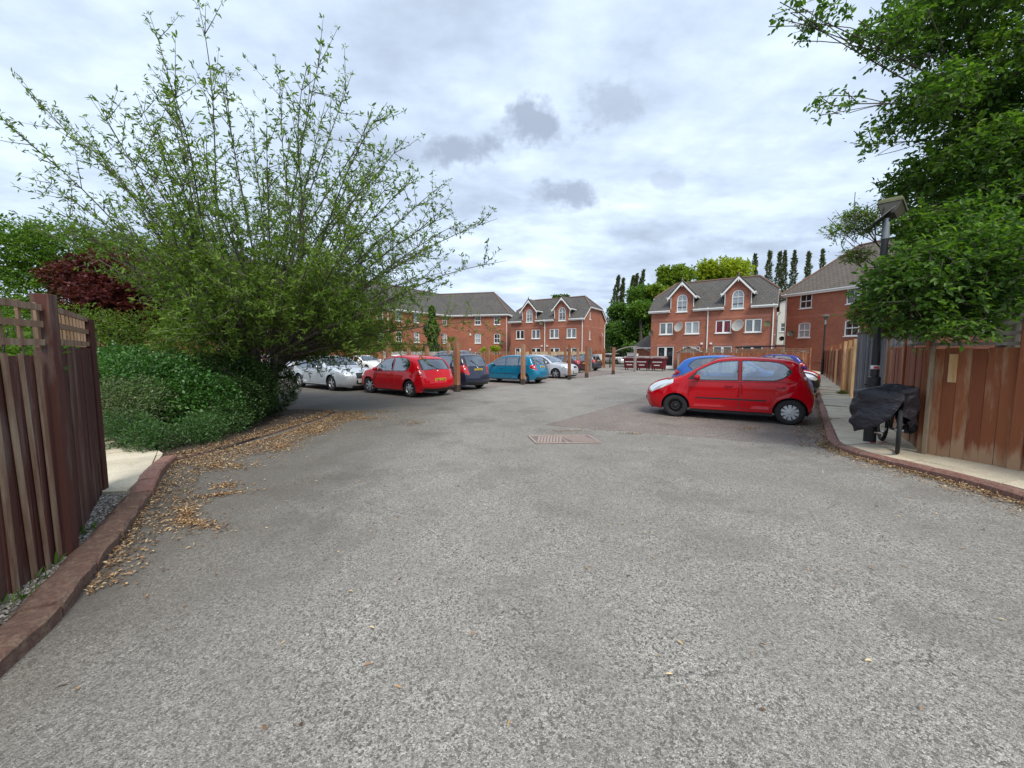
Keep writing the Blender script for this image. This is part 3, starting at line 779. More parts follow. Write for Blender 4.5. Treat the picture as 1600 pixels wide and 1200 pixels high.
def wall(root, F, outer, holes, mat, name='wall', rev=.09):
    mb = MB(); v, f = cdt(outer, holes)
    pts = [F.pt(p.x,p.y) for p in v]
    mb.add(pts, [])
    chk = F.u.cross(Vector((0,0,1)))
    for t in f:
        a,b,c = (pts[i] for i in t[:3]); n = (b-a).cross(c-a)
        mb.f.append(tuple(t) if n.dot(F.n) > 0 else tuple(t)[::-1]); mb.m.append(0); mb.r.append(.5)
    for h in holes:
        n = len(h); mb.add([F.pt(*p) for p in h]+[F.pt(*p,-rev-.06) for p in h], [(i,(i+1)%n,(i+1)%n+n,i+n) for i in range(n)])
    return part(mb, name, mat, root)
def shrink(P, d):
    n = len(P); out = []
    A = sum(P[i][0]*P[(i+1)%n][1]-P[(i+1)%n][0]*P[i][1] for i in range(n)); s = 1 if A > 0 else -1
    for i in range(n):
        a, b, c = Vector(P[i-1]), Vector(P[i]), Vector(P[(i+1)%n])
        d1 = (b-a).normalized(); d2 = (c-b).normalized(); n1 = Vector((-d1.y,d1.x))*s; n2 = Vector((-d2.y,d2.x))*s
        m_ = (n1+n2); m_ = m_/max(.3, m_.length_squared/2) if m_.length > 1e-6 else n1
        out.append(tuple(b+m_*d))
    return out
wr = random.Random(5)
def window(root, F, cx, z0, w, h, arch=0, style='sash', glass=None, sill=True, fr=.075):
    P = arch_poly(cx, z0, w-.004, h-.004, arch); I = shrink(P, fr)
    mb = MB(); n = len(P)
    d0, d1 = -.02, -.10
    vs = [F.pt(*p,d0) for p in P]+[F.pt(*p,d0) for p in I]+[F.pt(*p,d1) for p in I]
    mb.add(vs, [(i,(i+1)%n,(i+1)%n+n,i+n) for i in range(n)]+[(i+n,(i+1)%n+n,(i+1)%n+2*n,i+2*n) for i in range(n)])
    zc = z0+h*.5; topz = z0+h-(arch*.15 if arch else 0)
    if style == 'sash':
        mb.box(F.pt(cx,z0+h*.48,-.045), (w-.1,.05,.07), F.rot); mb.box(F.pt(cx,(z0+topz)/2,-.055), (.035,.03,topz-z0-.1), F.rot)
    elif style == 'casement':
        mb.box(F.pt(cx,zc,-.045), (.15,.05,h-.1), F.rot)
    elif style == 'door':
        mb.box(F.pt(cx,zc,-.045), (.20,.05,h-.1), F.rot); mb.box(F.pt(cx,z0+.12,-.045), (w-.1,.05,.2), F.rot)
    elif style == 'arched':
        mb.box(F.pt(cx,z0+h*.62,-.045), (w-.1,.05,.06), F.rot); mb.box(F.pt(cx,z0+h*.49,-.05), (.04,.04,h*.94), F.rot)
        for sx in (-1,1):
            mb.tube([F.pt(cx+sx*.03,z0+h*.64,-.055), F.pt(cx+sx*w*.22,z0+h*.86,-.055)], .014, 4)
    wn = part(mb, 'window', M['white'], root)
    mb = MB(); mb.slab([F.pt(*p,-.075) for p in I], .012); 
    g = glass or wr.choice(['glass_dark','glass_dark','curtain','glass_sky_tint','glass_sky_tint'])
    part(mb, 'pane', M[g], wn)
    if sill:
        mb = MB(); mb.box(F.pt(cx,z0-.035,.02), (w+.14,.10,.07), F.rot); part(mb, 'sill', M['white'], wn)
    return P
def box_part(root, name, mat, F, x0, x1, z0, z1, d0, d1, **kw):
    mb = MB(); mb.box(F.pt((x0+x1)/2,(z0+z1)/2,(d0+d1)/2), (abs(x1-x0),abs(d1-d0),abs(z1-z0)), F.rot); return part(mb, name, M[mat], root, **kw)
def dish(root, F, x, z, r=.3, mat='dish', turn=0, d=.35):
    mb = MB(); c = F.pt(x,z,d); ax = (F.n+F.u*turn+Vector((0,0,.25))).normalized()
    prof = [(0.001,-.06)]+[(r*k/6, -.06+.10*(k/6)**2) for k in range(1,7)]+[(r*.98,.05)]+[(r*k/6, -.05+.10*(k/6)**2) for k in range(5,-1,-1)]
    prof[-1] = (0.001,-.045); mb.lathe(prof, ax, c, 18)
    mb.tube([F.pt(x+.1,z-.15,0), F.pt(x+.05,z-.12,d-.1), c-ax*.05], .018, 6)
    mb.tube([c-Vector((0,0,r*.8)), c+ax*r*.9-Vector((0,0,r*.35))], .012, 5); mb.box(c+ax*r*.9-Vector((0,0,r*.33)), (.06,.06,.06))
    return part(mb, 'satellite_dish', M[mat], root, smooth=False)
def pipe(root, F, x, z0, z1, hop=True):
    mb = MB(); mb.tube([F.pt(x,z0,.07),F.pt(x,z1-.35,.07),F.pt(x,z1-.12,.25),F.pt(x,z1,.30)], .045, 8); return part(mb, 'drainpipe', M['white'], root)

def twin_house(loc, u, label, pale=()):
    """semi detached house: two wall dormers with gables, half hipped ends"""
    u = Vector((*u,0)).normalized(); nb = Vector((-u.y,u.x,0)); W, Dp, E, RZ, EZ, AZ, H2 = 10.0, 7.65, 5.68, 8.5, 7.0, 8.1, 6.95
    o = Vector((*loc,0)); r = wthing('house', label, 'house', o+u*W/2+nb*Dp/2, 'red brick houses round the car park')
    F = Fr(o, u, -nb); FR = Fr(o+u*W, nb, u); FL = Fr(o+nb*Dp, -nb, -u); FB = Fr(o+u*W+nb*Dp, -u, nb)
    t = (RZ-E)/(Dp/2); y2 = (H2-E)/t; oh = .28
    ds = (2.78, 7.32); dw = .98
    outer = [(0,0),(W,0),(W,E)]
    for d in ds[::-1]: outer += [(d+dw,E),(d+dw,EZ),(d,AZ-.12),(d-dw,EZ),(d-dw,E)]
    outer += [(0,E)]
    wins = []
    for x in (1.42,3.72,6.28,8.55): wins.append((x,3.35,1.22,1.12,0,'casement'))
    for x in (1.42,3.72,6.28,8.55): wins.append((x,.12,1.5,2.05,0,'door'))
    for d in ds: wins.append((d,5.42,.92,1.62,.46,'arched'))
    holes = [arch_poly(a,b,c,d,e) for a,b,c,d,e,_ in wins]
    wall(r, F, outer, holes, M['brick'])
    for i, (a,b,c,d,e,s_) in enumerate(wins): window(r, F, a,b,c,d,e,s_, glass=pale[i] if i < len(pale) else None)
    gw = [(2.2,3.2,.34,1.05,0,'plain'),(2.2,5.6,.34,.9,0,'plain')]
    gout = [(0,0),(Dp,0),(Dp,E),(Dp-y2,H2),(y2,H2),(0,E)]
    wall(r, FR, gout, [arch_poly(*w_[:5]) for w_ in gw], M['brick']); wall(r, FL, gout, [], M['brick'])
    for w_ in gw: window(r, FR, *w_[:5], w_[5], fr=.06)
    wall(r, FB, [(0,0),(W,0),(W,E),(0,E)], [], M['brick'])
    # courses
    xs = [(0,.8),(2.04,3.1),(4.35,5.65),(6.9,7.93),(9.18,W)]
    box_part(r, 'brick_band', 'brick_band', F, .0, W, 4.62, 4.84, 0, .012)
    for x in (1.42,3.72,6.28,8.55): box_part(r, 'lintel', 'brick_band', F, x-.85, x+.85, 2.2, 2.42, 0, .012)
    box_part(r, 'brick_band', 'brick_band', FR, 0, Dp, 4.62, 4.84, 0, .012)
    for d in ds:   # arched brick ring
        mb = MB(); k = 14; vs = []
        for i in range(k+1):
            a = PI*i/k
            for rr in (.50,.72): vs.append(F.pt(d+math.cos(a)*rr, 6.58+math.sin(a)*rr, .012))
        mb.add(vs, [(2*i,2*i+1,2*i+3,2*i+2) for i in range(k)]); part(mb, 'brick_arch', M['brick_band'], r)
    # roof (local: x along, y back, z)
    def Q(x,y,z): return F.pt(x, z, -y)
    g = .22; ez = E-g*0; 
    mb = MB()
    zf = lambda y: E+.16+t*y
    front = [Q(-g,.03,zf(.03)),Q(W+g,.03,zf(.03)),Q(W+g,y2,zf(y2)),Q(W-1.35,Dp/2,zf(Dp/2)),Q(1.35,Dp/2,zf(Dp/2)),Q(-g,y2,zf(y2))]
    mb.slab(front, .1)
    back = [Q(-g,Dp+oh,zf(-oh)),Q(-g,Dp-y2,zf(y2)),Q(1.35,Dp/2,zf(Dp/2)),Q(W-1.35,Dp/2,zf(Dp/2)),Q(W+g,Dp-y2,zf(y2)),Q(W+g,Dp+oh,zf(-oh))]
    mb.slab(back[::-1], .1)
    mb.slab([Q(W+g,y2,zf(y2)),Q(W+g,Dp-y2,zf(y2)),Q(W-1.35,Dp/2,zf(Dp/2))], .1)
    mb.slab([Q(-g,Dp-y2,zf(y2)),Q(-g,y2,zf(y2)),Q(1.35,Dp/2,zf(Dp/2))], .1)
    segs = [(-g,ds[0]-dw-.02),(ds[0]+dw+.02,ds[1]-dw-.02),(ds[1]+dw+.02,W+g)]
    for a, b in segs: mb.slab([Q(a,-oh,zf(-oh)),Q(b,-oh,zf(-oh)),Q(b,.03,zf(.03)),Q(a,.03,zf(.03))], .1)
    rf_ = part(mb, 'roof', M['tile'], r)
    # ridge and hip tiles
    mb = MB(); zr = zf(Dp/2)+.03
    mb.tube([Q(1.35,Dp/2,zr),Q(W-1.35,Dp/2,zr)], .09, 6)
    for sx, xe in ((-g,1.35),(W+g,W-1.35)):
        for yy in (y2, Dp-y2): mb.tube([Q(sx,yy,zf(y2)+.03),Q(xe,Dp/2,zr)], .085, 6)
    part(mb, 'ridge_tiles', M['ridge'], rf_)
    # gutters and fascias
    for a, b in segs:
        mb = MB(); mb.box(F.pt((a+b)/2, zf(-oh)-.14, oh-.01), (b-a,.03,.20), F.rot); mb.box(F.pt((a+b)/2, zf(-oh)-.09, oh+.06), (b-a,.11,.10), F.rot)
        mb.box(F.pt((a+b)/2, zf(-oh)-.235, oh/2), (b-a,oh,.025), F.rot); part(mb, 'gutter', M['white'], r)
    for FF, xx in ((FR,g),(FL,g)):
        mb = MB(); mb.box(FF.pt(Dp/2, H2+.02, g), (Dp-2*y2+.2,.03,.16), FF.rot); mb.box(FF.pt(Dp/2, H2+.06, g+.05), (Dp-2*y2+.2,.09,.09), FF.rot)
        for y0_, y1_ in ((-oh,y2),(Dp+oh,Dp-y2)):
            a_ = FF.pt(y0_, zf(-oh)-.12, g-.015); b_ = FF.pt(y1_, zf(y2)-.12, g-.015); mb.slab([a_,b_,b_+Vector((0,0,-.17)),a_+Vector((0,0,-.17))], .025)
        part(mb, 'bargeboard', M['white'], r)
    # dormers
    for d in ds:
        ya = (AZ+.12-E-.16)/t; yb = (EZ-E-.16)/t; so = .26; sl = (AZ-EZ)/dw; fo = .3
        mb = MB()
        L_ = [Q(d,-fo,AZ+.12),Q(d-dw-so,-fo,EZ+.10-so*sl),Q(d-dw-so,yb+.1,EZ+.10-so*sl),Q(d,ya+.2,AZ+.12)]
        R_ = [Q(d,-fo,AZ+.12),Q(d,ya+.2,AZ+.12),Q(d+dw+so,yb+.1,EZ+.10-so*sl),Q(d+dw+so,-fo,EZ+.10-so*sl)]
        mb.slab(L_, .09); mb.slab(R_, .09)
        dr = part(mb, 'dormer_roof', M['tile'], r)
        mb = MB(); mb.tube([Q(d,-fo,AZ+.15),Q(d,ya,AZ+.15)], .08, 6); part(mb, 'ridge_tiles', M['ridge'], dr)
        mb = MB(); mb.tube([Q(d,-fo+.05,AZ+.15),Q(d,-fo+.05,AZ+.3),Q(d,-fo+.05,AZ+.52)], [.08,.07,.012], 6); part(mb, 'finial', M['ridge'], dr)
        mb = MB()
        for sx in (-1,1):
            a_ = F.pt(d,AZ+.06,fo+.012); b_ = F.pt(d+sx*(dw+so+.03), EZ+.04-(so+.03)*sl, fo+.012)
            q = [a_, b_, b_-Vector((0,0,.20)), a_-Vector((0,0,.22))]
            mb.slab(q if sx < 0 else q[::-1], .03)
            mb.box(F.pt(d+sx*(dw+so-.06), EZ-.30, fo/2-.6), (.28,fo+1.2,.05), F.rot); mb.box(F.pt(d+sx*(dw+so+.05), EZ-.24, -.45), (.09,1.5,.09), F.rot)
        mb.box(F.pt(d,AZ-.22,fo+.02), (.05,.03,.34), F.rot)
        part(mb, 'bargeboard', M['white'], dr)
        for sx in (-1,1):
            x = d+sx*dw; mb = MB(); ycut = (EZ-E-.16)/t
            mb.slab([Q(x,.0,E),Q(x,.0,EZ+.02),Q(x,ycut,EZ+.02)], .03, (F.u*-sx)); part(mb, 'dormer_cheek', M['lead'], r)
            mb = MB(); mb.box(F.pt(x+sx*.015,(E+EZ)/2,.0), (.05,.09,EZ-E), F.rot); part(mb, 'cheek_trim', M['white'], r)
    pipe(r, F, 5.02, .1, E-.05); pipe(r, F, W-.06, .1, E-.05); pipe(r, FR, Dp-.35, .1, E-.1)
    for x in (4.6,5.35): box_part(r, 'flue', 'white', F, x-.09, x+.09, 2.35, 2.5, 0, .12)
    return r, F, FR, o, u, nb

pB = ['glass_dark','curtain','curtain','curtain','glass_dark','glass_dark','glass_dark','glass_dark','glass_sky_tint','curtain']
pC = ['curtain','glass_sky_tint','curtain_red','curtain','glass_dark','glass_dark','curtain','glass_dark','glass_sky_tint','glass_sky_tint']
hb, FB_, FBR, *_ = twin_house((-.15,50.6), (.842,-.54), 'red brick house with two gabled dormers behind the pale fence in the middle', pB)
hc, FC_, FCR, *_ = twin_house((13.7,38.2), (.814,-.581), 'red brick house with two gabled dormers and four satellite dishes right of the bins', pC)
dish(hb, FBR, 5.6, 3.9, .3, 'dish', .2)
dish(hc, FC_, 2.62, 4.0, .46, 'dish', -.5); dish(hc, FC_, 7.42, 3.95, .52, 'dish', -.5)
dish(hc, FC_, .12, 3.5, .28, 'lantern', -.6); dish(hc, FC_, 9.55, 4.0, .26, 'moss', .3); dish(hb, FB_, 4.7, 5.2, .25, 'moss', .3)

def flats(root, F, W, Dp, E, RZ, wins, hl=0, hr=0, mat='tile', ext=0, extl=0, back=True):
    holes = [arch_poly(a,b,c,d,e) for a,b,c,d,e,_ in wins]
    wall(root, F, [(0,0),(W,0),(W,E),(0,E)], holes, M['brick'])
    for a,b,c,d,e,s_ in wins:
        window(root, F, a,b,c,d,e,s_)
        if e: 
            mb = MB(); k = 8; vs = []
            for i in range(k+1):
                u_ = 2*i/k-1
                for q in (0,.16): vs.append(F.pt(a+u_*(c/2+.06), b+d-e+e*(1-u_*u_)+q+.01, .012))
            mb.add(vs, [(2*i,2*i+1,2*i+3,2*i+2) for i in range(k)]); part(mb, 'brick_arch', M['brick_band'], root)
    FR = Fr(F.pt(W,0), -F.n, F.u); FL = Fr(F.pt(0,0,-Dp), F.n, -F.u); FBk = Fr(F.pt(W,0,-Dp), -F.u, -F.n)
    wall(root, FR, [(0,0),(Dp,0),(Dp,E),(0,E)], [], M['brick']); wall(root, FL, [(0,0),(Dp,0),(Dp,E),(0,E)], [], M['brick']); wall(root, FBk, [(0,0),(W,0),(W,E),(0,E)], [], M['brick'])
    oh = .3; t = (RZ-E)/(Dp/2)
    def Q(x,y,z): return F.pt(x,z,-y)
    zf = lambda y: E+.14+t*y
    xl, xr = -oh if hl else -extl, W+oh if hr else W+ext
    rl, rr_ = hl if hl else -extl, W-hr if hr else W+ext
    mb = MB(); yr = Dp/2
    mb.slab([Q(xl,-oh,zf(-oh)),Q(xr,-oh,zf(-oh)),Q(rr_,yr,zf(yr)),Q(rl,yr,zf(yr))], .1)
    mb.slab([Q(xl,Dp+oh,zf(-oh)),Q(rl,yr,zf(yr)),Q(rr_,yr,zf(yr)),Q(xr,Dp+oh,zf(-oh))], .1)
    if hr: mb.slab([Q(xr,-oh,zf(-oh)),Q(xr,Dp+oh,zf(-oh)),Q(rr_,yr,zf(yr))], .1)
    if hl: mb.slab([Q(xl,Dp+oh,zf(-oh)),Q(xl,-oh,zf(-oh)),Q(rl,yr,zf(yr))], .1)
    rf_ = part(mb, 'roof', M[mat], root)
    mb = MB(); mb.tube([Q(rl,yr,zf(yr)+.03),Q(rr_,yr,zf(yr)+.03)], .09, 6)
    if hr:
        for y0_ in (-oh,Dp+oh): mb.tube([Q(xr,y0_,zf(-oh)+.03),Q(rr_,yr,zf(yr)+.03)], .09, 6)
    if hl:
        for y0_ in (-oh,Dp+oh): mb.tube([Q(xl,y0_,zf(-oh)+.03),Q(rl,yr,zf(yr)+.03)], .09, 6)
    part(mb, 'ridge_tiles', M['ridge'], rf_)
    x1 = W+(oh if hr else 0); x0 = -(oh if hl else 0)
    mb = MB(); mb.box(F.pt((x0+x1)/2, zf(-oh)-.15, oh-.01), (x1-x0,.03,.24), F.rot); mb.box(F.pt((x0+x1)/2, zf(-oh)-.09, oh+.06), (x1-x0,.11,.10), F.rot)
    mb.box(F.pt((x0+x1)/2, zf(-oh)-.27, oh/2), (x1-x0,oh,.025), F.rot)
    if hr: mb.box(FR.pt(Dp/2, zf(-oh)-.15, oh-.01), (Dp+2*oh,.03,.24), F.rot @ Matrix.Rotation(PI/2,3,'Z')); mb.box(FR.pt(Dp/2, zf(-oh)-.27, oh/2), (Dp+2*oh,oh,.025), FR.rot)
    if hl: mb.box(FL.pt(Dp/2, zf(-oh)-.15, oh-.01), (Dp+2*oh,.03,.24), FL.rot); mb.box(FL.pt(Dp/2, zf(-oh)-.27, oh/2), (Dp+2*oh,oh,.025), FL.rot)
    part(mb, 'gutter', M['white'], root)
    return FR, FL
def col3(x, w=.9, top='sash'): return [(x,5.55,w,1.3,0,'sash'),(x,2.95,w,1.35,.14,'sash'),(x,.45,w,1.3,.14,'sash')]
# long L shaped flats at the left
ha = wthing('apartment_building', 'long L shaped three storey red brick flats behind the trees on the left', 'apartment building', (-9.3,56.5,0), 'red brick houses round the car park')
u1 = Vector((.977,-.213,0)); n1 = Vector((-.213,-.977,0)); F1 = Fr((-9.3,56.5,0), u1, n1)
flats(ha, F1, 8.9, 9.0, 7.1, 10.6, col3(4.5)+col3(7.35), 0, 3.2, ext=0, extl=3.1)
u2 = Vector((.54,.84,0)); n2 = Vector((.84,-.54,0)); WL = 34
F2 = Fr(Vector((-9.3,56.5,0))-u2*WL, u2, n2)
cs = []
for d in (.75,6.2,9.2,12.0,15.5,18.5,22,25,28.5,31.5): cs += col3(WL-d)
flats(ha, F2, WL, 9.0, 7.1, 10.6, cs, 3.5, 0, ext=3.1)
box_part(ha, 'brick_band', 'brick_band', F1, 0, 8.9, 4.78, 4.98, 0, .012); box_part(ha, 'brick_band', 'brick_band', F2, 0, WL, 4.78, 4.98, 0, .012)
pipe(ha, F1, 8.75, .1, 7.0); pipe(ha, F2, WL-10.9, .1, 7.0); dish(ha, F1, 8.1, 3.0, .33, 'moss', -.2)
for x, z in ((3.4,4.2),(3.35,2.05)): box_part(ha, 'alarm_box', 'white', F1, x-.1, x+.1, z-.13, z+.13, 0, .1)
# end house at the right
hd = wthing('house', 'tall three storey red brick end house half hidden by the big tree on the right', 'house', (27,33,0), 'red brick houses round the car park')
uD = Vector((.37,-.93,0)).normalized(); nD = Vector((-uD.y*-1,0,0)); nD = Vector((uD.y, -uD.x, 0)); F3 = Fr((25.55,36.4,0), uD, nD)
wd = []
for x in (1.75,5.35,9.2,12.5): wd += col3(x, 1.0)
fr_, fl_ = flats(hd, F3, 14.5, 9.5, 7.1, 11.0, wd, 3.0, 3.0, 'tile_brown')
box_part(hd, 'brick_band', 'brick_band', F3, 0, 14.5, 4.72, 4.94, 0, .012); box_part(hd, 'plinth_band', 'brick_band', F3, 0, 14.5, .78, .92, 0, .03)
pipe(hd, F3, .12, .1, 7.0); dish(hd, F3, .85, 3.35, .30, 'lantern', .2); dish(hd, F3, .05, 2.9, .22, 'black', .2)
for x, z in ((6.3,6.6),(6.2,4.4)): box_part(hd, 'alarm_box', 'white', F3, x-.13, x+.13, z-.14, z+.14, 0, .1)
# pale rendered house in the gap, and grey outbuilding
hp = wthing('house', 'narrow strip of a cream rendered house in the gap between two brick houses', 'house', (33,48,0), 'red brick houses round the car park')
Fp = Fr((31.8,50.5,0), (.6,-.35,0), (-.35,-.6,0)); Fp = Fr((31.0,50.0,0), (.86,-.51,0), (-.51,-.86,0))
wall(hp, Fp, [(0,2.6),(7,2.6),(7,6.6),(3.5,8.2),(0,6.6)], [arch_poly(3.4,4.2,.9,1.1,0)], M['render']); window(hp, Fp, 3.4,4.2,.9,1.1)
wall(hp, Fp, [(0,0),(7,0),(7,2.6),(0,2.6)], [], M['brick'])
mb = MB(); mb.slab([Fp.pt(-.3,6.5,.3),Fp.pt(3.5,8.35,.3),Fp.pt(3.5,8.35,-7),Fp.pt(-.3,6.5,-7)][::-1], .1); mb.slab([Fp.pt(3.5,8.35,.3),Fp.pt(7.3,6.5,.3),Fp.pt(7.3,6.5,-7),Fp.pt(3.5,8.35,-7)][::-1], .1)
part(mb, 'roof', M['tile'], hp)
for Fq, ww in ((Fr(Fp.pt(0,0,-6.7),-Fp.n*-1,-Fp.u),6.7),(Fr(Fp.pt(7,0,0),-Fp.n,Fp.u),6.7)): wall(hp, Fq, [(0,0),(ww,0),(ww,6.6),(0,6.6)], [], M['render'])
og = wthing('outbuilding', 'low grey roofed outbuilding beside the left corner of the twin gabled house', 'outbuilding', (15.2,44,0))
Fo = Fr((14.0,44.0,0), (.814,-.581,0), (-.581,-.814,0))
Fo = Fr((14.0,44.3,0), (.814,-.581,0), (-.581,-.814,0))
wall(og, Fo, [(0,0),(3,0),(3,2.2),(0,2.2)], [], M['brick'])
for Fq, ww in ((Fr(Fo.pt(0,0,-3),Fo.n,-Fo.u),3),(Fr(Fo.pt(3,0,0),-Fo.n,Fo.u),3)): wall(og, Fq, [(0,0),(ww,0),(ww,2.2),(0,2.2)], [], M['brick'])
mb = MB(); a_=[Fo.pt(-.2,2.2,.2),Fo.pt(3.2,2.2,.2),Fo.pt(3.2,3.5,-1.5),Fo.pt(.9,3.5,-1.5)]; mb.slab(a_, .08); mb.slab([Fo.pt(-.2,2.2,-3.2),Fo.pt(-.2,2.2,.2),Fo.pt(.9,3.5,-1.5)], .08); mb.slab([Fo.pt(3.2,2.2,-3.2),Fo.pt(-.2,2.2,-3.2),Fo.pt(.9,3.5,-1.5),Fo.pt(3.2,3.5,-1.5)], .08)
part(mb, 'roof', M['tile'], og)
mb = MB(); mb.box(Fo.pt(1.5,2.12,.22), (3.4,.03,.16), Fo.rot); part(mb, 'gutter', M['white'], og)

# garden sheds and pergola behind the right hand fence
sh = wthing('shed', 'weathered grey timber shed with a pointed roof behind the dark brown fence', 'shed', (15.9,34.0,0))
Fs = Fr((14.85,34.6,0), (.814,-.581,0), (-.581,-.814,0))
mb = MB()
for i in range(9): mb.rn = random.random(); mb.box(Fs.pt(.1+i*.2,.85,-.02), (.19,.03,1.7), Fs.rot)
mb.rn=.6; mb.slab([Fs.pt(0,1.65),Fs.pt(1.8,1.65),Fs.pt(.9,2.08)], .04)
for x in (0,1.8):
    for i in range(8): mb.rn = random.random(); mb.box(Fs.pt(x,.85,-.1-i*.2), (.03,.19,1.7), Fs.rot)
part(mb, 'wall', M['fence_grey'], sh)
mb = MB(); mb.rn=.4; mb.slab([Fs.pt(-.12,1.6,.1),Fs.pt(.9,2.12,.1),Fs.pt(.9,2.12,-1.8),Fs.pt(-.12,1.6,-1.8)][::-1], .05); mb.slab([Fs.pt(.9,2.12,.1),Fs.pt(1.92,1.6,.1),Fs.pt(1.92,1.6,-1.8),Fs.pt(.9,2.12,-1.8)][::-1], .05)
part(mb, 'roof', M['fence_grey'], sh)
pg = wthing('pergola', 'dark flat roofed garden shelter showing above the fence beside the right gutter pipe', 'pergola', (21,30.8,0))
Fg = Fr((18.6,32.2,0), (.814,-.581,0), (-.581,-.814,0))
mb = MB(); mb.slab([Fg.pt(0,2.0,0),Fg.pt(3.4,2.08,0),Fg.pt(3.4,2.08,-1.4),Fg.pt(0,2.0,-1.4)][::-1], .1); part(mb, 'roof', M['black'], pg)
for x in (.1,3.3):
    for d in (-.08,-1.3): mb = MB(); mb.rn=.4; mb.box(Fg.pt(x,1.0,d), (.1,.1,2.0), Fg.rot); part(mb, 'post', M['fence_grey'], pg)
mb = MB(); mb.rn=.2; mb.box(Fg.pt(1.7,1.72,-.06), (3.1,.03,.34), Fg.rot); part(mb, 'rail', M['fence_brown'], pg)

# timber gate with notices
tg = wthing('timber_gate', 'arched dark timber gate with two white notices at the corner of the middle house', 'gate', (9.2,40.2,0))
Fg = Fr((8.45,40.6,0), (.86,-.51,0), (-.51,-.86,0))
mb = MB()
for i in range(8):
    mb.rn = random.random(); x = .1+i*.155; mb.box(Fg.pt(x,.85+.12*math.sin(PI*i/7),0), (.14,.03,1.7+.24*math.sin(PI*i/7)), Fg.rot)
part(mb, 'boards', M['fence_brown'], tg)
for x in (-.05,1.32): mb = MB(); mb.rn=.3; mb.box(Fg.pt(x,1.0,0), (.13,.13,2.05), Fg.rot); part(mb, 'gatepost', M['post_wood'], tg)
for x in (.42,.85):
    mb = MB(); mb.box(Fg.pt(x,1.12,.03), (.34,.012,.62), Fg.rot); nt_ = part(mb, 'notice', M['white'], tg)
    mb = MB()
    for k in range(6): mb.box(Fg.pt(x-.02*(k%2),1.35-k*.09,.0385), (.24-.04*(k%3),.003,.02), Fg.rot)
    part(mb, 'notice_lines', M['ink'], nt_)
# arched metal gate
ag = wthing('arched_gate', 'open work black iron gate with an arched timber top rail left of the bins', 'gate', (12.6,39.6,0))
Fg = Fr((10.4,40.9,0), (.88,-.47,0), (-.47,-.88,0)); W_ = 4.6
ztop = lambda x: 1.35+.85*math.sin(PI*min(1,max(0,x/W_)))**.8
mb = MB(); mb.rn = .8; mb.tube([Fg.pt(W_*i/16, ztop(W_*i/16), 0) for i in range(17)], .06, 6); part(mb, 'top_rail', M['post_grey'], ag)
mb = MB(); mb.tube([Fg.pt(.05,.18,0),Fg.pt(W_-.05,.18,0)], .03, 5); mb.tube([Fg.pt(.05,.95,0),Fg.pt(W_-.05,.95,0)], .025, 5); part(mb, 'rail', M['black'], ag)
for lf_ in (0,1):
    mb = MB()
    for i in range(1,12): x = W_*(lf_*12+i)/24; mb.tube([Fg.pt(x,.15,0),Fg.pt(x,ztop(x),0)], .012, 5)
    part(mb, 'gate_bars', M['black'], ag)
for x in (0,W_/2,W_): mb = MB(); mb.box(Fg.pt(x,ztop(x)/2,0), (.09,.09,ztop(x)), Fg.rot); part(mb, 'gatepost', M['black'], ag)

# ------------------------------------------------------------------ waste bins
def waste_bin(loc, rz, label, sc=1.0, bag=False):
    r = thing('waste_bin', label, 'bin', (*loc,0), rz, 'maroon wheeled waste bins')
    w, d, h = .58, .50, 1.10
    mb = MB(); z0 = .2
    vs = [(-w*.88,-d*.78,z0),(w*.88,-d*.78,z0),(w*.88,d*.82,z0),(-w*.88,d*.82,z0),(-w,-d,h),(w,-d,h),(w,d,h),(-w,d,h)]
    mb.add(vs, [(0,3,2,1),(0,1,5,4),(1,2,6,5),(2,3,7,6),(3,0,4,7),(4,5,6,7)])
    mb.box((0,-d-.03,h-.03),(w*2+.1,.07,.09)); mb.box((0,d+.03,h-.03),(w*2+.1,.07,.09))
    for sx in (-1,1): mb.box((sx*(w+.03),0,h-.03),(.07,d*2+.1,.09)); mb.box((sx*w*.55,-d*.93,.62),(.05,.05,.7))
    mb.build('body', M['bin'], r, bevel=.012)
    mb = MB(); mb.slab([(-w-.05,-d-.07,h+.03),(w+.05,-d-.07,h+.03),(w+.05,0,h+.20),(-w-.05,0,h+.20)], .04); mb.slab([(-w-.05,0,h+.20),(w+.05,0,h+.20),(w+.05,d+.06,h+.14),(-w-.05,d+.06,h+.14)], .04)
    for sx in (-1,1): mb.add([(sx*(w+.04),-d-.05,h+.0),(sx*(w+.04),0,h+.18),(sx*(w+.04),d+.04,h+.12),(sx*(w+.04),d+.04,h)], [(0,1,2,3)])
    ld = mb.build('lid', M['binlid'], r)
    mb = MB(); mb.tube([(-.3,-d-.10,h+.06),(.3,-d-.10,h+.06)], .015, 6); mb.build('handle', M['black'], ld)
    for sx in (-1,1):
        for sy in (-1,1):
            mb = MB(); mb.lathe([(.001,-.02),(.075,-.02),(.085,0),(.075,.02),(.001,.02)], (1,0,0), (sx*w*.72,sy*d*.6,.088), 14); mb.box((sx*w*.72,sy*d*.6,.16),(.07,.04,.09)); mb.build('wheel', M['tyre'], r)
    mb = MB()
    for z, ww in ((.78,.80),(.50,.5)):
        x = -ww/2
        while x < ww/2-.03:
            q = .035+.03*random.random(); mb.box((x+q/2,-d*.93-.012-.02*(z>.6)+.01,z),(q,.012,.07)); x += q+.014
    mb.build('lettering', M['sticker'], r)
    if bag:
        pass
    return r
BR = -.62
waste_bin((10.95,35.35), BR, 'maroon wheeled bin, leftmost, partly behind the silvered post')
waste_bin((11.85,34.75), BR, 'maroon wheeled bin in the middle of the row of three')
waste_bin((12.85,33.75), BR, 'maroon wheeled bin, rightmost, with white lettering on its front')
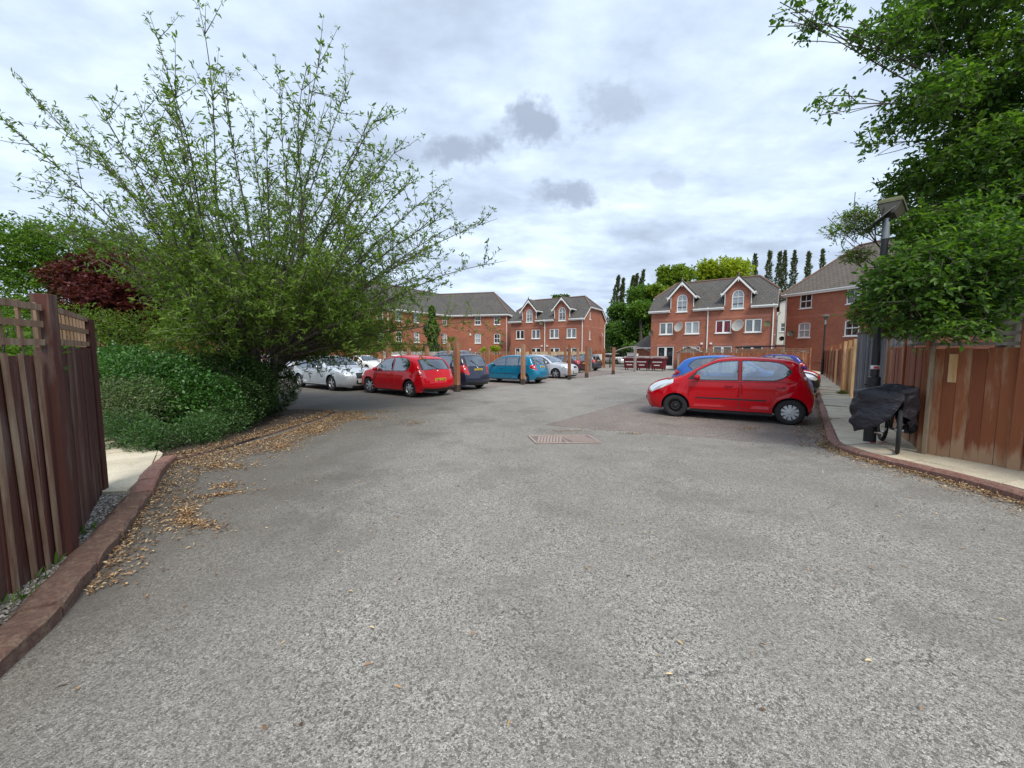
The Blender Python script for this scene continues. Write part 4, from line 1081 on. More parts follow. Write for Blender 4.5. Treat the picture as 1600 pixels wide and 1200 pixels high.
t = thing('cardboard_box', 'pale box lying on the lid of the leftmost maroon bin', 'box', (11.05,35.3,1.29), BR)
mb = MB(); mb.box((0,0,.11),(.9,.4,.2)); mb.build('carton', M['sticker'], t, bevel=.01)
mb = MB(); mb.slab([(-.45,-.2,.214),(.45,-.2,.214),(.45,-.36,.28),(-.45,-.36,.28)],.01); mb.build('flap', M['sticker'], t)

# ------------------------------------------------------------------ street lamps
def street_lamp(loc, label, h, broken, near):
    r = thing('street_lamp', label, 'street lamp', (*loc,.09), 0, 'black street lamps')
    mb = MB(); mb.tube([(0,0,0),(0,0,1.1),(0,0,1.12)], [.084,.084,.05], 18); mb.build('base', M['black'], r, smooth=False, bevel=0)
    mb = MB(); mb.tube([(0,0,1.1),(0,0,h*.84)], [.055,.046], 16); mb.build('column', M['black'], r)
    mb = MB(); mb.tube([(0,0,h*.84),(0,0,h*.92)], [.052,.046], 16); mb.build('collar', M['grey_metal'], r)
    lean = Matrix.Translation((.04,0,h*.93)) @ Matrix.Rotation(R(24 if broken else 0),4,'Y') @ Matrix.Rotation(R(-10 if broken else 0),4,'X') @ Matrix.Rotation(R(30),4,'Z')
    def tv(vs): return [lean @ Vector(v) for v in vs]
    mb = MB(); a = .13; b_ = .145
    ring = lambda q, z: [(q,q,z),(-q,q,z),(-q,-q,z),(q,-q,z)]
    vs = tv(ring(.08,.0)+ring(b_,.15)+ring(b_,.19)+ring(.10,.27)+ring(.04,.30))
    fs = [(0,3,2,1)]
    for k in range(4):
        for i in range(4): fs.append((k*4+i,k*4+(i+1)%4,k*4+4+(i+1)%4,k*4+4+i))
    fs.append((16,17,18,19)); mb.add(vs, fs); hd_ = mb.build('lamp_head', M['lantern'], r)
    mb = MB(); vs = tv(ring(b_+.012,.155)+ring(b_+.012,.195)+ring(.11,.275)+ring(.045,.305)); fs = []
    for k in range(3):
        for i in range(4): fs.append((k*4+i,k*4+(i+1)%4,k*4+4+(i+1)%4,k*4+4+i))
    fs.append((12,13,14,15)); mb.add(vs, fs); mb.build('cap', M['moss' if near else 'lantern'], hd_)
    mb = MB()
    for sx, sy in ((1,0),(-1,0),(0,1),(0,-1)):
        mb.tube([(sx*.03,sy*.03,h*.9),(sx*.10+.02,sy*.10,h*.935),(sx*.10+.04,sy*.10,h*.965)], .010, 5)
    mb.build('bracket', M['black'], r)
    if broken:
        mb = MB(); mb.slab([(-.30,-.12,h*.90),(-.05,-.18,h*.955),(.02,.05,h*.93),(-.16,.10,h*.885)], .012); mb.tube([(-.18,0,h*.9),(-.16,.0,h*.86),(-.02,0,h*.85)], .012, 5); mb.build('hanging_flap', M['black'], r)
    if near:
        mb = MB(); mb.lathe([(.0575,0),(.058,.06)], (0,0,1), (0,0,1.24), 18); st = mb.build('sticker', M['sticker'], r)
        mb = MB(); th = 2*PI/18; vs=[]; 
        for i in range(6):
            a = R(-150)+i*.22
            vs += [(math.cos(a)*.060,math.sin(a)*.060,1.245),(math.cos(a)*.060,math.sin(a)*.060,1.285)]
        mb.add(vs, [(2*i,2*i+2,2*i+3,2*i+1) for i in range(5)]); mb.build('red_print', M['sticker_red'], st)
    return r
street_lamp((6.04,6.40), 'black street lamp with a broken tilted mossy head beside the covered bicycle', 3.98, True, True)
street_lamp((21.5,26.65), 'black street lamp upright at the far end of the right hand pavement', 4.1, False, False)
street_lamp((-8.8,48.5), 'small black street lamp beside the palm in front of the flats', 3.9, False, False)
# tape scrap at the lamp foot
mb = MB(); 
for i, (x,y) in enumerate(((5.90,6.30),(5.96,6.27),(6.03,6.25),(6.10,6.26))):
    mb.mi = i%2; mb.slab([(x-.04,y-.03,.118),(x+.03,y-.04,.118+.01*(i%2)),(x+.04,y+.02,.118),(x-.03,y+.02,.122)], .004)
tag(mb.build('tape_scrap', [M['sticker'],M['sticker_red']], None), 'crumpled red and white tape at the foot of the near lamp', 'litter')

# ------------------------------------------------------------------ covered bicycle
bk = thing('bicycle', 'bicycle parked on the pavement, its wheels below a black cover', 'bicycle', (6.05,6.08,.10), math.atan2(.83,.56))
def bwheel(x, name='wheel'):
    mb = MB(); n=28; 
    pts = [(x+math.cos(2*PI*i/n)*.325, 0, .345+math.sin(2*PI*i/n)*.325) for i in range(n+1)]
    mb.tube(pts, .026, 8, cap=False); st_ = Matrix.Translation((x,0,0)) @ Matrix.Rotation(R(-11) if x < 0 else 0,4,'Z') @ Matrix.Translation((-x,0,0))
    mb.v = [tuple(st_ @ Vector(q)) for q in mb.v]; w_ = mb.build('wheel', M['tyre'], bk, smooth=True)
    mb = MB(); mb.tube([(x+math.cos(2*PI*i/n)*.295, 0, .345+math.sin(2*PI*i/n)*.295) for i in range(n+1)], .010, 6, cap=False); mb.v = [tuple(st_ @ Vector(q)) for q in mb.v]; mb.build('rim', M['steel'], w_)
    mb = MB()
    for i in range(16): a=2*PI*i/16; mb.tube([(x,.02*(-1)**i,.345),(x+math.cos(a)*.29,0,.345+math.sin(a)*.29)], .0016, 4)
    mb.tube([(x,-.05,.345),(x,.05,.345)], .018, 8); mb.v = [tuple(st_ @ Vector(q)) for q in mb.v]; mb.build('spokes', M['grey_metal'], w_)
bwheel(-.52); bwheel(.52)
mb = MB(); S_=(-.52,0,.345); BB=(-.05,0,.30); ST_=(-.18,0,.78); HD=(.36,0,.78); HDb=(.40,0,.60)
for a,b in ((S_,BB),(S_,ST_),(BB,ST_),(ST_,HD),(BB,HDb),(HD,HDb)): mb.tube([a,b], .017, 8)
mb.tube([HDb,(.50,.05,.345)], .013, 6); mb.tube([HDb,(.50,-.05,.345)], .013, 6); mb.tube([ST_,(-.2,0,.90)], .013, 6)
mb.build('frame', M['trim'], bk, smooth=True)
mb = MB(); mb.tube([HD,(.34,0,.92)], .015,6); mb.tube([(.30,-.30,.96),(.34,0,.92),(.30,.30,.96)], .013, 6); mb.build('handlebar', M['trim'], bk)
mb = MB(); mb.tube([(-.30,0,.92),(-.15,0,.93),(-.04,0,.92)], [.06,.045,.018], 8); mb.build('saddle', M['trim'], bk)
for sy in (-1,1): mb = MB(); mb.box((-.05+sy*.12, sy*.13, .30-sy*.10), (.08,.09,.022)); mb.tube([(-.05,sy*.05,.30),(-.05+sy*.12,sy*.07,.30-sy*.10)], .012, 6); mb.build('pedal', M['chrome'], bk)
# the cover: a thing draped on the bicycle
def cover():
    mb = MB(); NX, NT = 44, 40; vs = []
    rr = random.Random(3)
    K = [(-.62,.94,.18,.50),(-.54,.99,.32,.44),(-.36,1.00,.38,.38),(-.15,.97,.33,.32),(.06,.95,.20,.34),(.28,.93,.15,.33),(.55,.92,.14,.38),(.68,.86,.10,.5)]
    def ip(x, j):
        for a, b in zip(K, K[1:]):
            if x <= b[0]: t=(x-a[0])/(b[0]-a[0]); t=t*t*(3-2*t); return a[j]*(1-t)+b[j]*t
        return K[-1][j]
    for i in range(NX+1):
        x = -.62+1.30*i/NX; zt, hw_, zb = ip(x,1), ip(x,2), ip(x,3)
        for k in range(NT+1):
            t = 2*k/NT-1; s = abs(t); sg = 1 if t > 0 else -1
            if s < .35: y = hw_*(s/.35)*.9; z = zt-.05*(s/.35)**2
            else: q = (s-.35)/.65; y = hw_*(.9+.16*math.sin(q*PI*.7))*(1-.18*q); z = zt-.05-(zt-.05-zb-.09*math.sin(x*5+sg))*q
            w1 = math.sin(x*13+y*9+2.1*math.sin(z*7))*.018+math.sin(x*23-z*19+sg)*.012+math.sin(z*31+x*17*sg)*.010+math.sin(x*41+z*37+1.7*math.sin(x*9))*.008+abs(math.sin(x*8.3+z*11*sg))*.022+math.sin(k*1.3+x*6)*.010*s
            fl = .03*math.sin(x*14+sg*1.2)*max(0,s-.5)*2
            yy_ = sg*(y+w1+fl) if s>.02 else w1*.3
            yy_ += .16*max(0,min(1,(.05-x)/.35))
            if x > .02: yy_ = min(yy_, .05)
            zz_ = z+w1*.9*(1-s)+(.10*yy_*-1 if x < 0 else 0)
            vs.append((x+.02*math.sin(z*9+y*5), yy_, zz_))
    mb.add(vs, [(i*(NT+1)+k, (i+1)*(NT+1)+k, (i+1)*(NT+1)+k+1, i*(NT+1)+k+1) for i in range(NX) for k in range(NT)])
    # closed near end
    for e, xe in ((0,-.67),(NX,.73)):
        rim = [vs[e*(NT+1)+k] for k in range(NT+1)]; cen = (xe, 0, .8)
        inner = [((p[0]*.35+xe*.65), p[1]*.5+.012*math.sin(k*2.2), p[2]*.55+.45*.78+ (0 if .15<k/NT<.85 else -.05)) for k, p in enumerate(rim)]
        b0 = len(mb.v); mb.add(rim+inner+[cen], [])
        for k in range(NT): mb.f += [(b0+k,b0+k+1,b0+NT+1+k+1,b0+NT+1+k),(b0+NT+1+k,b0+NT+2+k,b0+2*(NT+1))]; mb.m += [0,0]; mb.r += [.5,.5]
    return mb
rt = Matrix.Translation((6.05,6.08,.10)) @ Matrix.Rotation(math.atan2(.83,.56),4,'Z')
mb = cover()
ob = mb.build('bicycle_cover', M['cover'], None, smooth=True); ob.matrix_world = rt
tag(ob, 'black waterproof cover crumpled over the bicycle by the near street lamp', 'cover')
md = ob.modifiers.new('weld','WELD'); md.merge_threshold = .002
md = ob.modifiers.new('sol','SOLIDIFY'); md.thickness = .006

# ------------------------------------------------------------------ cars
def crom(P, n=8):
    out = []
    for i in range(len(P)-1):
        p0 = Vector(P[max(0,i-1)]); p1 = Vector(P[i]); p2 = Vector(P[i+1]); p3 = Vector(P[min(len(P)-1,i+2)])
        if i == 0: p0 = p1*2-p2
        if i == len(P)-2: p3 = p2*2-p1
        l = (p2-p1).length
        m1 = (p2-p0)*(l/max(.001,((p1-p0).length+l))); m2 = (p3-p1)*(l/max(.001,((p3-p2).length+l)))
        for k in range(n):
            t = k/n; out.append(((2*t**3-3*t*t+1)*p1+(t**3-2*t*t+t)*m1+(-2*t**3+3*t*t)*p2+(t**3-t*t)*m2, i+t))
    out.append((Vector(P[-1]), len(P)-1.0)); return out
PROF = {  # x from the nose, z : index 6 = base of windscreen, 8 = top of it, 11 = roof end, 12 = foot of rear glass
 'city': (3.43,1.63,1.47,2.34,.66,[(.13,.20),(.03,.33),(0,.50),(.05,.64),(.24,.80),(.50,.91),(.78,1.01),(1.20,1.26),(1.56,1.43),(2.05,1.475),(2.62,1.455),(3.10,1.375),(3.25,1.10),(3.33,.86),(3.42,.58),(3.42,.38),(3.34,.22)]),
 'hatch3': (4.0,1.70,1.48,2.51,.80,[(.13,.20),(.03,.33),(0,.50),(.05,.66),(.28,.82),(.65,.93),(1.05,1.00),(1.55,1.28),(1.95,1.43),(2.45,1.485),(3.05,1.45),(3.50,1.345),(3.80,.99),(3.87,.85),(3.98,.60),(4.0,.40),(3.88,.24)]),
 'hatch': (4.05,1.69,1.45,2.51,.84,[(.12,.20),(.03,.33),(0,.50),(.05,.66),(.25,.80),(.70,.90),(1.12,.97),(1.60,1.25),(1.98,1.40),(2.45,1.45),(3.10,1.44),(3.62,1.36),(3.86,.99),(3.92,.85),(4.03,.60),(4.05,.40),(3.95,.24)]),
 'premium': (4.42,1.80,1.44,2.73,.88,[(.14,.18),(.04,.32),(0,.50),(.03,.66),(.22,.80),(.80,.94),(1.36,1.01),(1.88,1.28),(2.30,1.41),(2.80,1.44),(3.35,1.41),(3.95,1.27),(4.22,1.02),(4.30,.88),(4.42,.62),(4.42,.40),(4.32,.24)]),
 'mpv': (3.85,1.68,1.53,2.45,.72,[(.12,.20),(.03,.33),(0,.50),(.05,.66),(.20,.80),(.50,.92),(.80,1.03),(1.30,1.32),(1.68,1.49),(2.2,1.535),(2.9,1.52),(3.42,1.45),(3.68,1.02),(3.73,.86),(3.83,.60),(3.85,.40),(3.76,.24)]),
 'saloon': (4.4,1.72,1.41,2.6,.85,[(.12,.20),(.03,.33),(0,.50),(.05,.64),(.25,.78),(.75,.88),(1.25,.95),(1.75,1.22),(2.12,1.36),(2.6,1.41),(3.05,1.38),(3.45,1.27),(3.90,.99),(4.25,.95),(4.38,.70),(4.4,.42),(4.28,.24)]),
 'coupe': (4.4,1.80,1.36,2.7,.85,[(.14,.20),(.03,.33),(0,.50),(.05,.62),(.28,.76),(.85,.87),(1.42,.93),(1.95,1.18),(2.35,1.31),(2.75,1.36),(3.2,1.33),(3.6,1.22),(4.05,.98),(4.28,.93),(4.40,.66),(4.4,.42),(4.28,.24)]),
 'estate': (4.6,1.80,1.46,2.7,.90,[(.12,.20),(.03,.33),(0,.50),(.05,.66),(.22,.79),(.80,.91),(1.30,.98),(1.82,1.27),(2.20,1.42),(2.7,1.46),(3.5,1.45),(4.10,1.36),(4.38,1.04),(4.45,.88),(4.58,.60),(4.6,.40),(4.5,.24)]),
 'suv': (4.5,1.82,1.74,2.65,.85,[(.10,.28),(.02,.42),(0,.62),(.04,.84),(.25,1.00),(.80,1.08),(1.30,1.14),(1.70,1.50),(2.0,1.68),(2.5,1.74),(3.5,1.74),(4.2,1.68),(4.38,1.28),(4.42,1.05),(4.5,.75),(4.5,.50),(4.4,.32)]),
}
PAINT = {}
def build_car(kind, label, pos, ang, col, metal=0, wheel='alloy', doors=5, plate='', group='parked cars', front_steel=False, wr_=.30, glassk='carglass', lod=1, trim=True, steer=0, name='parked_car', lift=0, rub=True):
    Lg, Wd, Hh, wb, fo, ctrl = PROF[kind]
    # actual profile control
    root = thing(name, label, 'car', (*pos, lift), ang, group)
    key = tuple(col)+(metal,)
    if key not in PAINT: PAINT[key] = paint('car_paint', col, metal)
    pm = PAINT[key]
    out = crom(ctrl, 8 if lod else 5); line = [(p.x,p.y) for p,_ in out]; ks = [k for _,k in out]
    belt = .90 if kind not in ('suv',) else 1.08
    if kind == 'city': belt = .93
    if kind == 'mpv': belt = .96
    sill = .20 if kind != 'suv' else .32
    def hw(x, z):
        f = 1.0
        if x < .8: f -= .22*(1-x/.8)**2.6
        e = Lg-x
        if e < .6: f -= .13*(1-max(0,e)/.6)**2.4
        if z < .62: t_ = 1-.05*((.62-z)/.42)**2
        elif z < belt: t_ = 1-.012*((z-.62)/.3)**2
        else: t_ = .988-.185*((z-belt)/(Hh-belt))**1.15
        # crease under the windows
        return Wd/2*f*t_
    LA = np.array(line)
    def edist(x, z):
        a = LA[:-1]; b = LA[1:]; ab = b-a; p = np.array([x,z]); t_ = np.clip(((p-a)*ab).sum(1)/np.maximum((ab*ab).sum(1),1e-9),0,1)
        return float(np.min(np.linalg.norm(a+ab*t_[:,None]-p,axis=1)))
    RR = .085
    axf, axr = fo, fo+wb; ar = wr_+.045; zc = wr_
    def side_y(x, z):
        y = hw(x, z); d = edist(x, z)
        if d < RR: q = 1-d/RR; y -= RR*.8*(1-math.sqrt(max(0,1-q*q)))
        for ax_ in (axf, axr):
            dd = math.hypot(x-ax_, z-zc)-ar
            if -.02 < dd < .10 and z < belt: y += .018*(1-abs(dd-.02)/.09) if abs(dd-.02) < .09 else 0
        return y
    # outline top z at x
    def ztop(x):
        best = 0
        for a, b in zip(line, line[1:]):
            if min(a[0],b[0]) <= x <= max(a[0],b[0]) and abs(b[0]-a[0])>1e-6:
                best = max(best, a[1]+(b[1]-a[1])*(x-a[0])/(b[0]-a[0]))
        return best
    outer = line+[(Lg-.12, sill), (axr+ar, sill), (axf+ar, sill), ]
    # window polygons
    c6, c8, c11, c12 = ctrl[6], ctrl[8], ctrl[11], ctrl[12]
    bz = belt+.02
    def winpoly(xa, xb, rf=0, rr_=0, marg=.075, bzz=None):
        n = 12; top = []; bot = []
        for i in range(n+1):
            x = xa+(xb-xa)*i/n; zt = ztop(x)-marg; zb = (bzz or bz)+.045*(x-c6[0])/(Lg-c6[0])
            if rr_: 
                q = max(0,(x-(xb-rr_))/rr_); h = zt-zb; zt -= h*.42*q**3.0; zb += h*.46*q**2.2
            if zt < zb+.02: zt = zb+.02
            top.append((x,zt)); bot.append((x,zb))
        return bot+top[::-1]
    xs0 = c6[0]+ (.30 if kind!='city' else .34); 
    xb1 = {'city':1.98,'hatch3':2.33,'hatch':2.20,'premium':2.55,'mpv':2.05,'saloon':2.35,'coupe':2.75,'estate':2.45,'suv':2.3}[kind]
    xe = c11[0]-(.12 if kind in('city',) else .16 if kind in ('hatch','hatch3','premium') else .0 if kind in ('mpv','estate','suv') else -.05)
    wins = [winpoly(xs0, xb1)]
    if kind in ('mpv','estate','suv') or (kind=='hatch' and lod): 
        xm = xe-.42; wins += [winpoly(xb1+.085, xm-.04), winpoly(xm+.03, xe, 0, .25)]
    else: wins += [winpoly(xb1+.085, xe, 0, .34)]
    # front quarter black triangle
    trims = [shrink(w_, -.022) for w_ in wins]
    tri = [(c6[0]+.13,bz+.0),(xs0+.02,bz),(xs0+.02, ztop(xs0)-.05)]
    trims.append(tri)
    # doors
    zs = sill+.09; dz = bz-.035
    d1 = [(c6[0]+.15,zs+.05),(c6[0]+.17,dz),(xb1+.05,dz+.005),(xb1+.04,zs+.02),(c6[0]+.22,zs)]
    doorp = [d1]
    if doors == 5:
        xr0 = min(xe-.05, axr+ar*.55)
        d2 = [(xb1+.055,zs+.02),(xb1+.065,dz+.005),(xr0+.18,dz+.03),(xr0+.12,.74),(axr-ar*.80,.60 if kind!='suv' else .75),(axr-ar-.05,zs+.02)]
        doorp.append(d2)
    din = [shrink(d_, .009) for d_ in doorp]
    lampF = [(-.02,.62),(.10,.86),(.60,1.05),(.60,.86),(.34,.72),(.08,.60)]
    if kind in ('hatch','mpv','saloon','estate','hatch3'): lampF = [(-.02,.60),(.0,.82),(.40,.98),(.50,.83),(.36,.72),(.14,.64)]
    if kind == 'premium': lampF = [(-.02,.64),(.0,.82),(.48,.96),(.58,.84),(.36,.74),(.14,.67)]
    if kind == 'suv': lampF = [(.02,.75),(.06,.92),(.30,.98),(.34,.80)]
    dxy = lambda x: Lg-x
    if kind == 'city': lampR = [(3.12,1.33),(3.15,1.10),(3.20,.90),(3.32,.80),(3.36,.84),(3.27,1.10),(3.16,1.36)]
    elif kind in ('mpv','suv','estate'): lampR = [(dxy(.34),c12[1]+.02),(dxy(.30),c12[1]-.26),(dxy(.0),c12[1]-.30),(dxy(.02),c12[1]+.0),(dxy(.18),c12[1]+.10)]
    elif kind == 'hatch3': lampR = [(dxy(.40),.93),(dxy(.30),.82),(dxy(0),.76),(dxy(0),.96),(dxy(.22),1.02)]
    else: lampR = [(dxy(.36),.93),(dxy(.30),.80),(dxy(0),.74),(dxy(0),.96),(dxy(.22),1.0)]
    arches = []
    for ax_ in (axf, axr): arches.append([(ax_+ar*math.cos(2*PI*i/28), zc+ar*math.sin(2*PI*i/28)) for i in range(28)])
    pts = [Vector(p) for p in outer]; ed = [(i,(i+1)%len(outer)) for i in range(len(outer))]
    polys = {'glass':wins, 'trim':trims, 'door':din, 'gap':doorp, 'lampF':[lampF], 'lampR':[lampR], 'arch':arches}
    if rub: polys['rub'] = [[(axf+ar+.12,.50),(axr-ar-.12,.50),(axr-ar-.12,.535),(axf+ar+.12,.535)]]
    polys['sill'] = [[(axf+ar-.1,sill-.05),(axr-ar+.1,sill-.05),(axr-ar+.02,sill+.05),(axf+ar-.02,sill+.05)]]
    for key_, pl in polys.items():
        for p in pl:
            k = len(pts); pts += [Vector(q) for q in p]; ed += [(k+i, k+(i+1)%len(p)) for i in range(len(p))]
    st = .085 if lod else .13
    bbx = np.arange(.06, Lg, st); bbz = np.arange(sill+.04, Hh, st)
    for i, x in enumerate(bbx):
        for j, z in enumerate(bbz):
            q = (x+(st*.5 if j%2 else 0), z)
            if inside(q, outer) and edist(*q) > .05: pts.append(Vector(q))
    for i in range(2, len(line)-2, 1):
        a = Vector(line[i-1]); b = Vector(line[i+1]); d = (b-a).normalized(); nn = Vector((d.y,-d.x))
        for dd in (.018,.05):
            q = Vector(line[i])+nn*dd
            if inside(q, outer): pts.append(q)
    v, e, f, *_ = delaunay_2d_cdt(pts, ed, [], 0, 1e-5)
    reg = {}
    def cls(c):
        if any(inside(c,a) for a in arches): return None
        if any(inside(c,w_) for w_ in wins): return 'glass'
        if any(inside(c,w_) for w_ in trims): return 'black'
        if inside(c, lampF): return 'lampF'
        if inside(c, lampR): return 'lampR'
        if rub and inside(c, polys['rub'][0]): return 'black'
        for i, d_ in enumerate(din):
            if inside(c, d_): return 'door%d'%i
        if any(inside(c,d_) for d_ in doorp): return 'black'
        if inside(c, polys['sill'][0]): return 'black'
        return 'paint'
    P3 = [(p.x, side_y(p.x,p.y), p.y) for p in v]
    for t in f:
        c = (sum(v[i].x for i in t)/3, sum(v[i].y for i in t)/3)
        if not inside(c, outer): continue
        g = cls(c)
        if g is None: continue
        reg.setdefault(g, []).append(t)
    X = lambda x: Lg/2-x
    def emit(mb, tris, sgn):
        used = {}; vs = []; fs = []
        for t in tris:
            q = []
            for i in t:
                if i not in used: used[i] = len(vs); x,y,z = P3[i]; vs.append((X(x), sgn*y, z))
                q.append(used[i])
            # outward winding
            a,b,c = (Vector(vs[i]) for i in q[:3]); n = (b-a).cross(c-a)
            if n.y*sgn < 0: q = q[::-1]
            fs.append(tuple(q))
        mb.add(vs, fs)
    # strip round the car
    vv = [-1,-.94,-.82,-.66,-.5,-.3,0,.3,.5,.66,.82,.94,1]
    strip = {}; S = []
    for i, (x,z) in enumerate(line):
        a = Vector(line[max(0,i-1)]); b = Vector(line[min(len(line)-1,i+1)]); d = (b-a).normalized(); nn = Vector((-d.y,d.x))
        if nn.y < 0 and abs(nn.y) > .2: nn = nn
        k = ks[i]; ye = side_y(x,z)
        cr = .13 if k < 3.2 else .13-.10*(k-3.2)/2 if k < 5.2 else .035 if k < 11 else .035+.05*min(1,(k-11)/2)
        row = []
        for q in vv:
            o_ = cr*(1-abs(q)**2.6)
            # screens are a little recessed near the pillars
            row.append((X(x+nn.x*o_), q*ye, z+nn.y*o_))
        S.append(row)
    SR = {}
    zN = PROF[kind]
    for i in range(len(line)-1):
        k = (ks[i]+ks[i+1])/2; zm = (line[i][1]+line[i+1][1])/2; xm = (line[i][0]+line[i+1][0])/2
        for j in range(len(vv)-1):
            q = abs((vv[j]+vv[j+1])/2); g = 'paint'
            if 6.15 < k < 7.9: g = 'glassF' if q < .94 else 'paint'
            elif 6.0 < k <= 6.15: g = 'black'
            elif 11.02 < k < 12.12: g = 'glassR' if (q < (.94 if kind=='city' else .82) and 11.12 < k) else ('black' if (kind=='city' or q < .94) else 'paint')
            elif 12.12 <= k < 12.25: g = 'black' if q < .82 else 'paint'
            elif (k < .75): g = 'black' if q < .66 else 'paint'
            elif 1.1 < k < 1.9 and q < .5: g = 'black' if kind != 'suv' else 'black'
            elif kind in ('premium','estate') and 2.1 < k < 3.1 and q < .42: g = 'black'
            elif 2.6 < k < 3.1 and q < .3 and kind != 'city': g = 'black'
            elif k > 15.3 : g = 'black'
            if g == 'paint':
                if q > .66 and inside((xm, zm), lampF): g = 'lampF'
                if q > .82 and inside((xm+.0, zm), [(a-.02 if a>Lg-.2 else a,b) for a,b in lampR]): g = 'lampR'
                if kind == 'city' and q > .66 and 3.2 < k < 4.3: g = 'lampF'
                if kind not in ('city',) and q > .66 and (3.0 < k < 3.9): g = 'lampF'
                if q > .82 and 12.15 < k < (13.6 if kind != 'mpv' else 13.8): g = 'lampR'
            SR.setdefault(g, []).append((i,j))
    def emits(mb, cells):
        used = {}; vs = []; fs = []
        for i,j in cells:
            q = []
            for a in ((i,j),(i,j+1),(i+1,j+1),(i+1,j)):
                if a not in used: used[a] = len(vs); vs.append(S[a[0]][a[1]])
                q.append(used[a])
            fs.append(tuple(q))
        mb.add(vs, fs)
    def fin(mb, nm, mats, par=root, smooth=True, weld=True):
        o_ = mb.build(nm, mats, par, smooth=smooth)
        if weld:
            import bmesh
            bm = bmesh.new(); bm.from_mesh(o_.data); bmesh.ops.remove_doubles(bm, verts=bm.verts, dist=.0008); bmesh.ops.recalc_face_normals(bm, faces=bm.faces) if nm=='body' else None
            bm.to_mesh(o_.data); bm.free()
        return o_
    mb = MB()
    for s in (1,-1): emit(mb, reg.get('paint',[]), s)
    emits(mb, SR['paint']); mb.mi = 1
    for s in (1,-1): emit(mb, reg.get('black',[]), s)
    emits(mb, SR.get('black',[]))
    body = fin(mb, 'body', [pm, M['trim']])
    for i in range(len(din)):
        for s in (1,-1):
            mb = MB(); emit(mb, reg['door%d'%i], s); dr = fin(mb, 'door', pm)
            hx = [xb1-.16, xe-.16 if kind=='city' else min(xe-.12,axr+.15)][i]; hz = belt-.10
            if hx:
                mb = MB(); yy = side_y(hx,hz); mb.tube([(X(hx-.09),s*(yy+.004),hz),(X(hx-.07),s*(yy+.028),hz),(X(hx+.05),s*(yy+.028),hz),(X(hx+.07),s*(yy+.004),hz)], .014, 6); mb.build('door_handle', pm if trim is not None else M['trim'], dr, smooth=True)
    for s in (1,-1):
        mb = MB(); emit(mb, reg['glass'], s); fin(mb, 'side_window', M[glassk])
        if 'lampF' in reg or 'lampF' in SR:
            mb = MB(); emit(mb, reg.get('lampF',[]), s); emits(mb, [c for c in SR.get('lampF',[]) if (vv[c[1]]+vv[c[1]+1])*s > 0]); fin(mb, 'headlight', M['lamp'])
        mb = MB(); emit(mb, reg.get('lampR',[]), s); emits(mb, [c for c in SR.get('lampR',[]) if (vv[c[1]]+vv[c[1]+1])*s > 0]); tl = fin(mb, 'tail_light', M['tail'])
        # round clear lens
        lx, lz = lampR[0][0]*.4+lampR[3][0]*.6, sum(p[1] for p in lampR)/len(lampR)-.02
        yy = side_y(min(lx,Lg-.08), lz)
        mb = MB(); mb.lathe([(.001,.012),(.03,.010),(.042,0)], (-.6,s*.8,.1), (X(lx)-.015, s*(yy-.005), lz), 10); mb.build('clear_lens', M['tailw'], tl, smooth=True)
        # mirror
        mx, mz = c6[0]+.36, belt+.08; yy = side_y(mx, mz-.1)
        mb = MB(); 
        prof = [(.001,-.065),(.045,-.055),(.072,-.02),(.075,.02),(.062,.05),(.001,.052)]
        mb.lathe(prof, (-1,0,0), (0,0,0), 12)
        mb.v = [(X(mx)+a*1.0, s*(yy+.10)+b*1.35, mz+c_*.95) for a,b,c_ in mb.v]
        mr = mb.build('wing_mirror', pm, root, smooth=True)
        mb = MB(); mb.tube([(X(mx),s*(yy-.03),mz-.07),(X(mx),s*(yy+.06),mz-.04)], .022, 6); mb.build('mirror_foot', M['trim'], mr)
    mb = MB(); emits(mb, SR['glassF']); fin(mb, 'windscreen', M[glassk])
    mb = MB(); emits(mb, SR['glassR']); rg = fin(mb, 'rear_window', M[glassk])
    # wiper on the rear glass
    i12 = ks.index(12.0); xz = line[i12]; xz2 = line[i12-4]; n2 = .07
    mb = MB(); mb.tube([(X(xz[0]+.04),-.02,xz[1]+.03),(X(xz2[0]+.05)-.02,.30,xz2[1]+.02)], .012, 5); mb.box((X(xz[0]+.035)-.0,-.02,xz[1]+.02),(.05,.07,.05)); mb.build('rear_wiper', M['trim'], rg)
    # plates
    def plate(kidx, mat, sgn, txt):
        i = min(range(len(ks)), key=lambda q: abs(ks[q]-kidx)); x, z = line[i]; a = Vector(line[i-1]); b = Vector(line[i+1]); d=(b-a).normalized()
        cr = .13 if sgn < 0 else .085
        px = X(x)-( -cr if sgn < 0 else cr)*1.0; px = X(x)+(cr+.006 if sgn < 0 else -(cr+.006))
        mb = MB(); mb.box((px,0,z),(.012,.50,.11)); p = mb.build('number_plate', mat, root, bevel=.002)
        if txt:
            cu = bpy.data.curves.new('number_text','FONT'); cu.body = txt; cu.size = .115; cu.align_x = 'CENTER'; cu.align_y = 'CENTER'; cu.extrude = .001; cu.offset = .002
            to = bpy.data.objects.new('number_text', cu); COL.objects.link(to); dg = bpy.context.evaluated_depsgraph_get()
            me = bpy.data.meshes.new_from_object(to.evaluated_get(dg)); bpy.data.objects.remove(to)
            me.materials.clear(); me.materials.append(M['ink']); to = bpy.data.objects.new('number_text', me); COL.objects.link(to); to.parent = p
            sx = .44/max(.1, max(v_.co.x for v_ in me.vertices)-min(v_.co.x for v_ in me.vertices))
            to.scale = (sx,1,1); to.location = (px+(.0075 if sgn < 0 else -.0075),0,z); to.rotation_euler = (PI/2,0,PI/2 if sgn < 0 else -PI/2)
        else:
            mb = MB()
            for q in (-.19,-.13,-.07,-.01,.07,.13,.19): mb.box((px+(.0065 if sgn < 0 else -.0065),q,z),(.002,.034,.072))
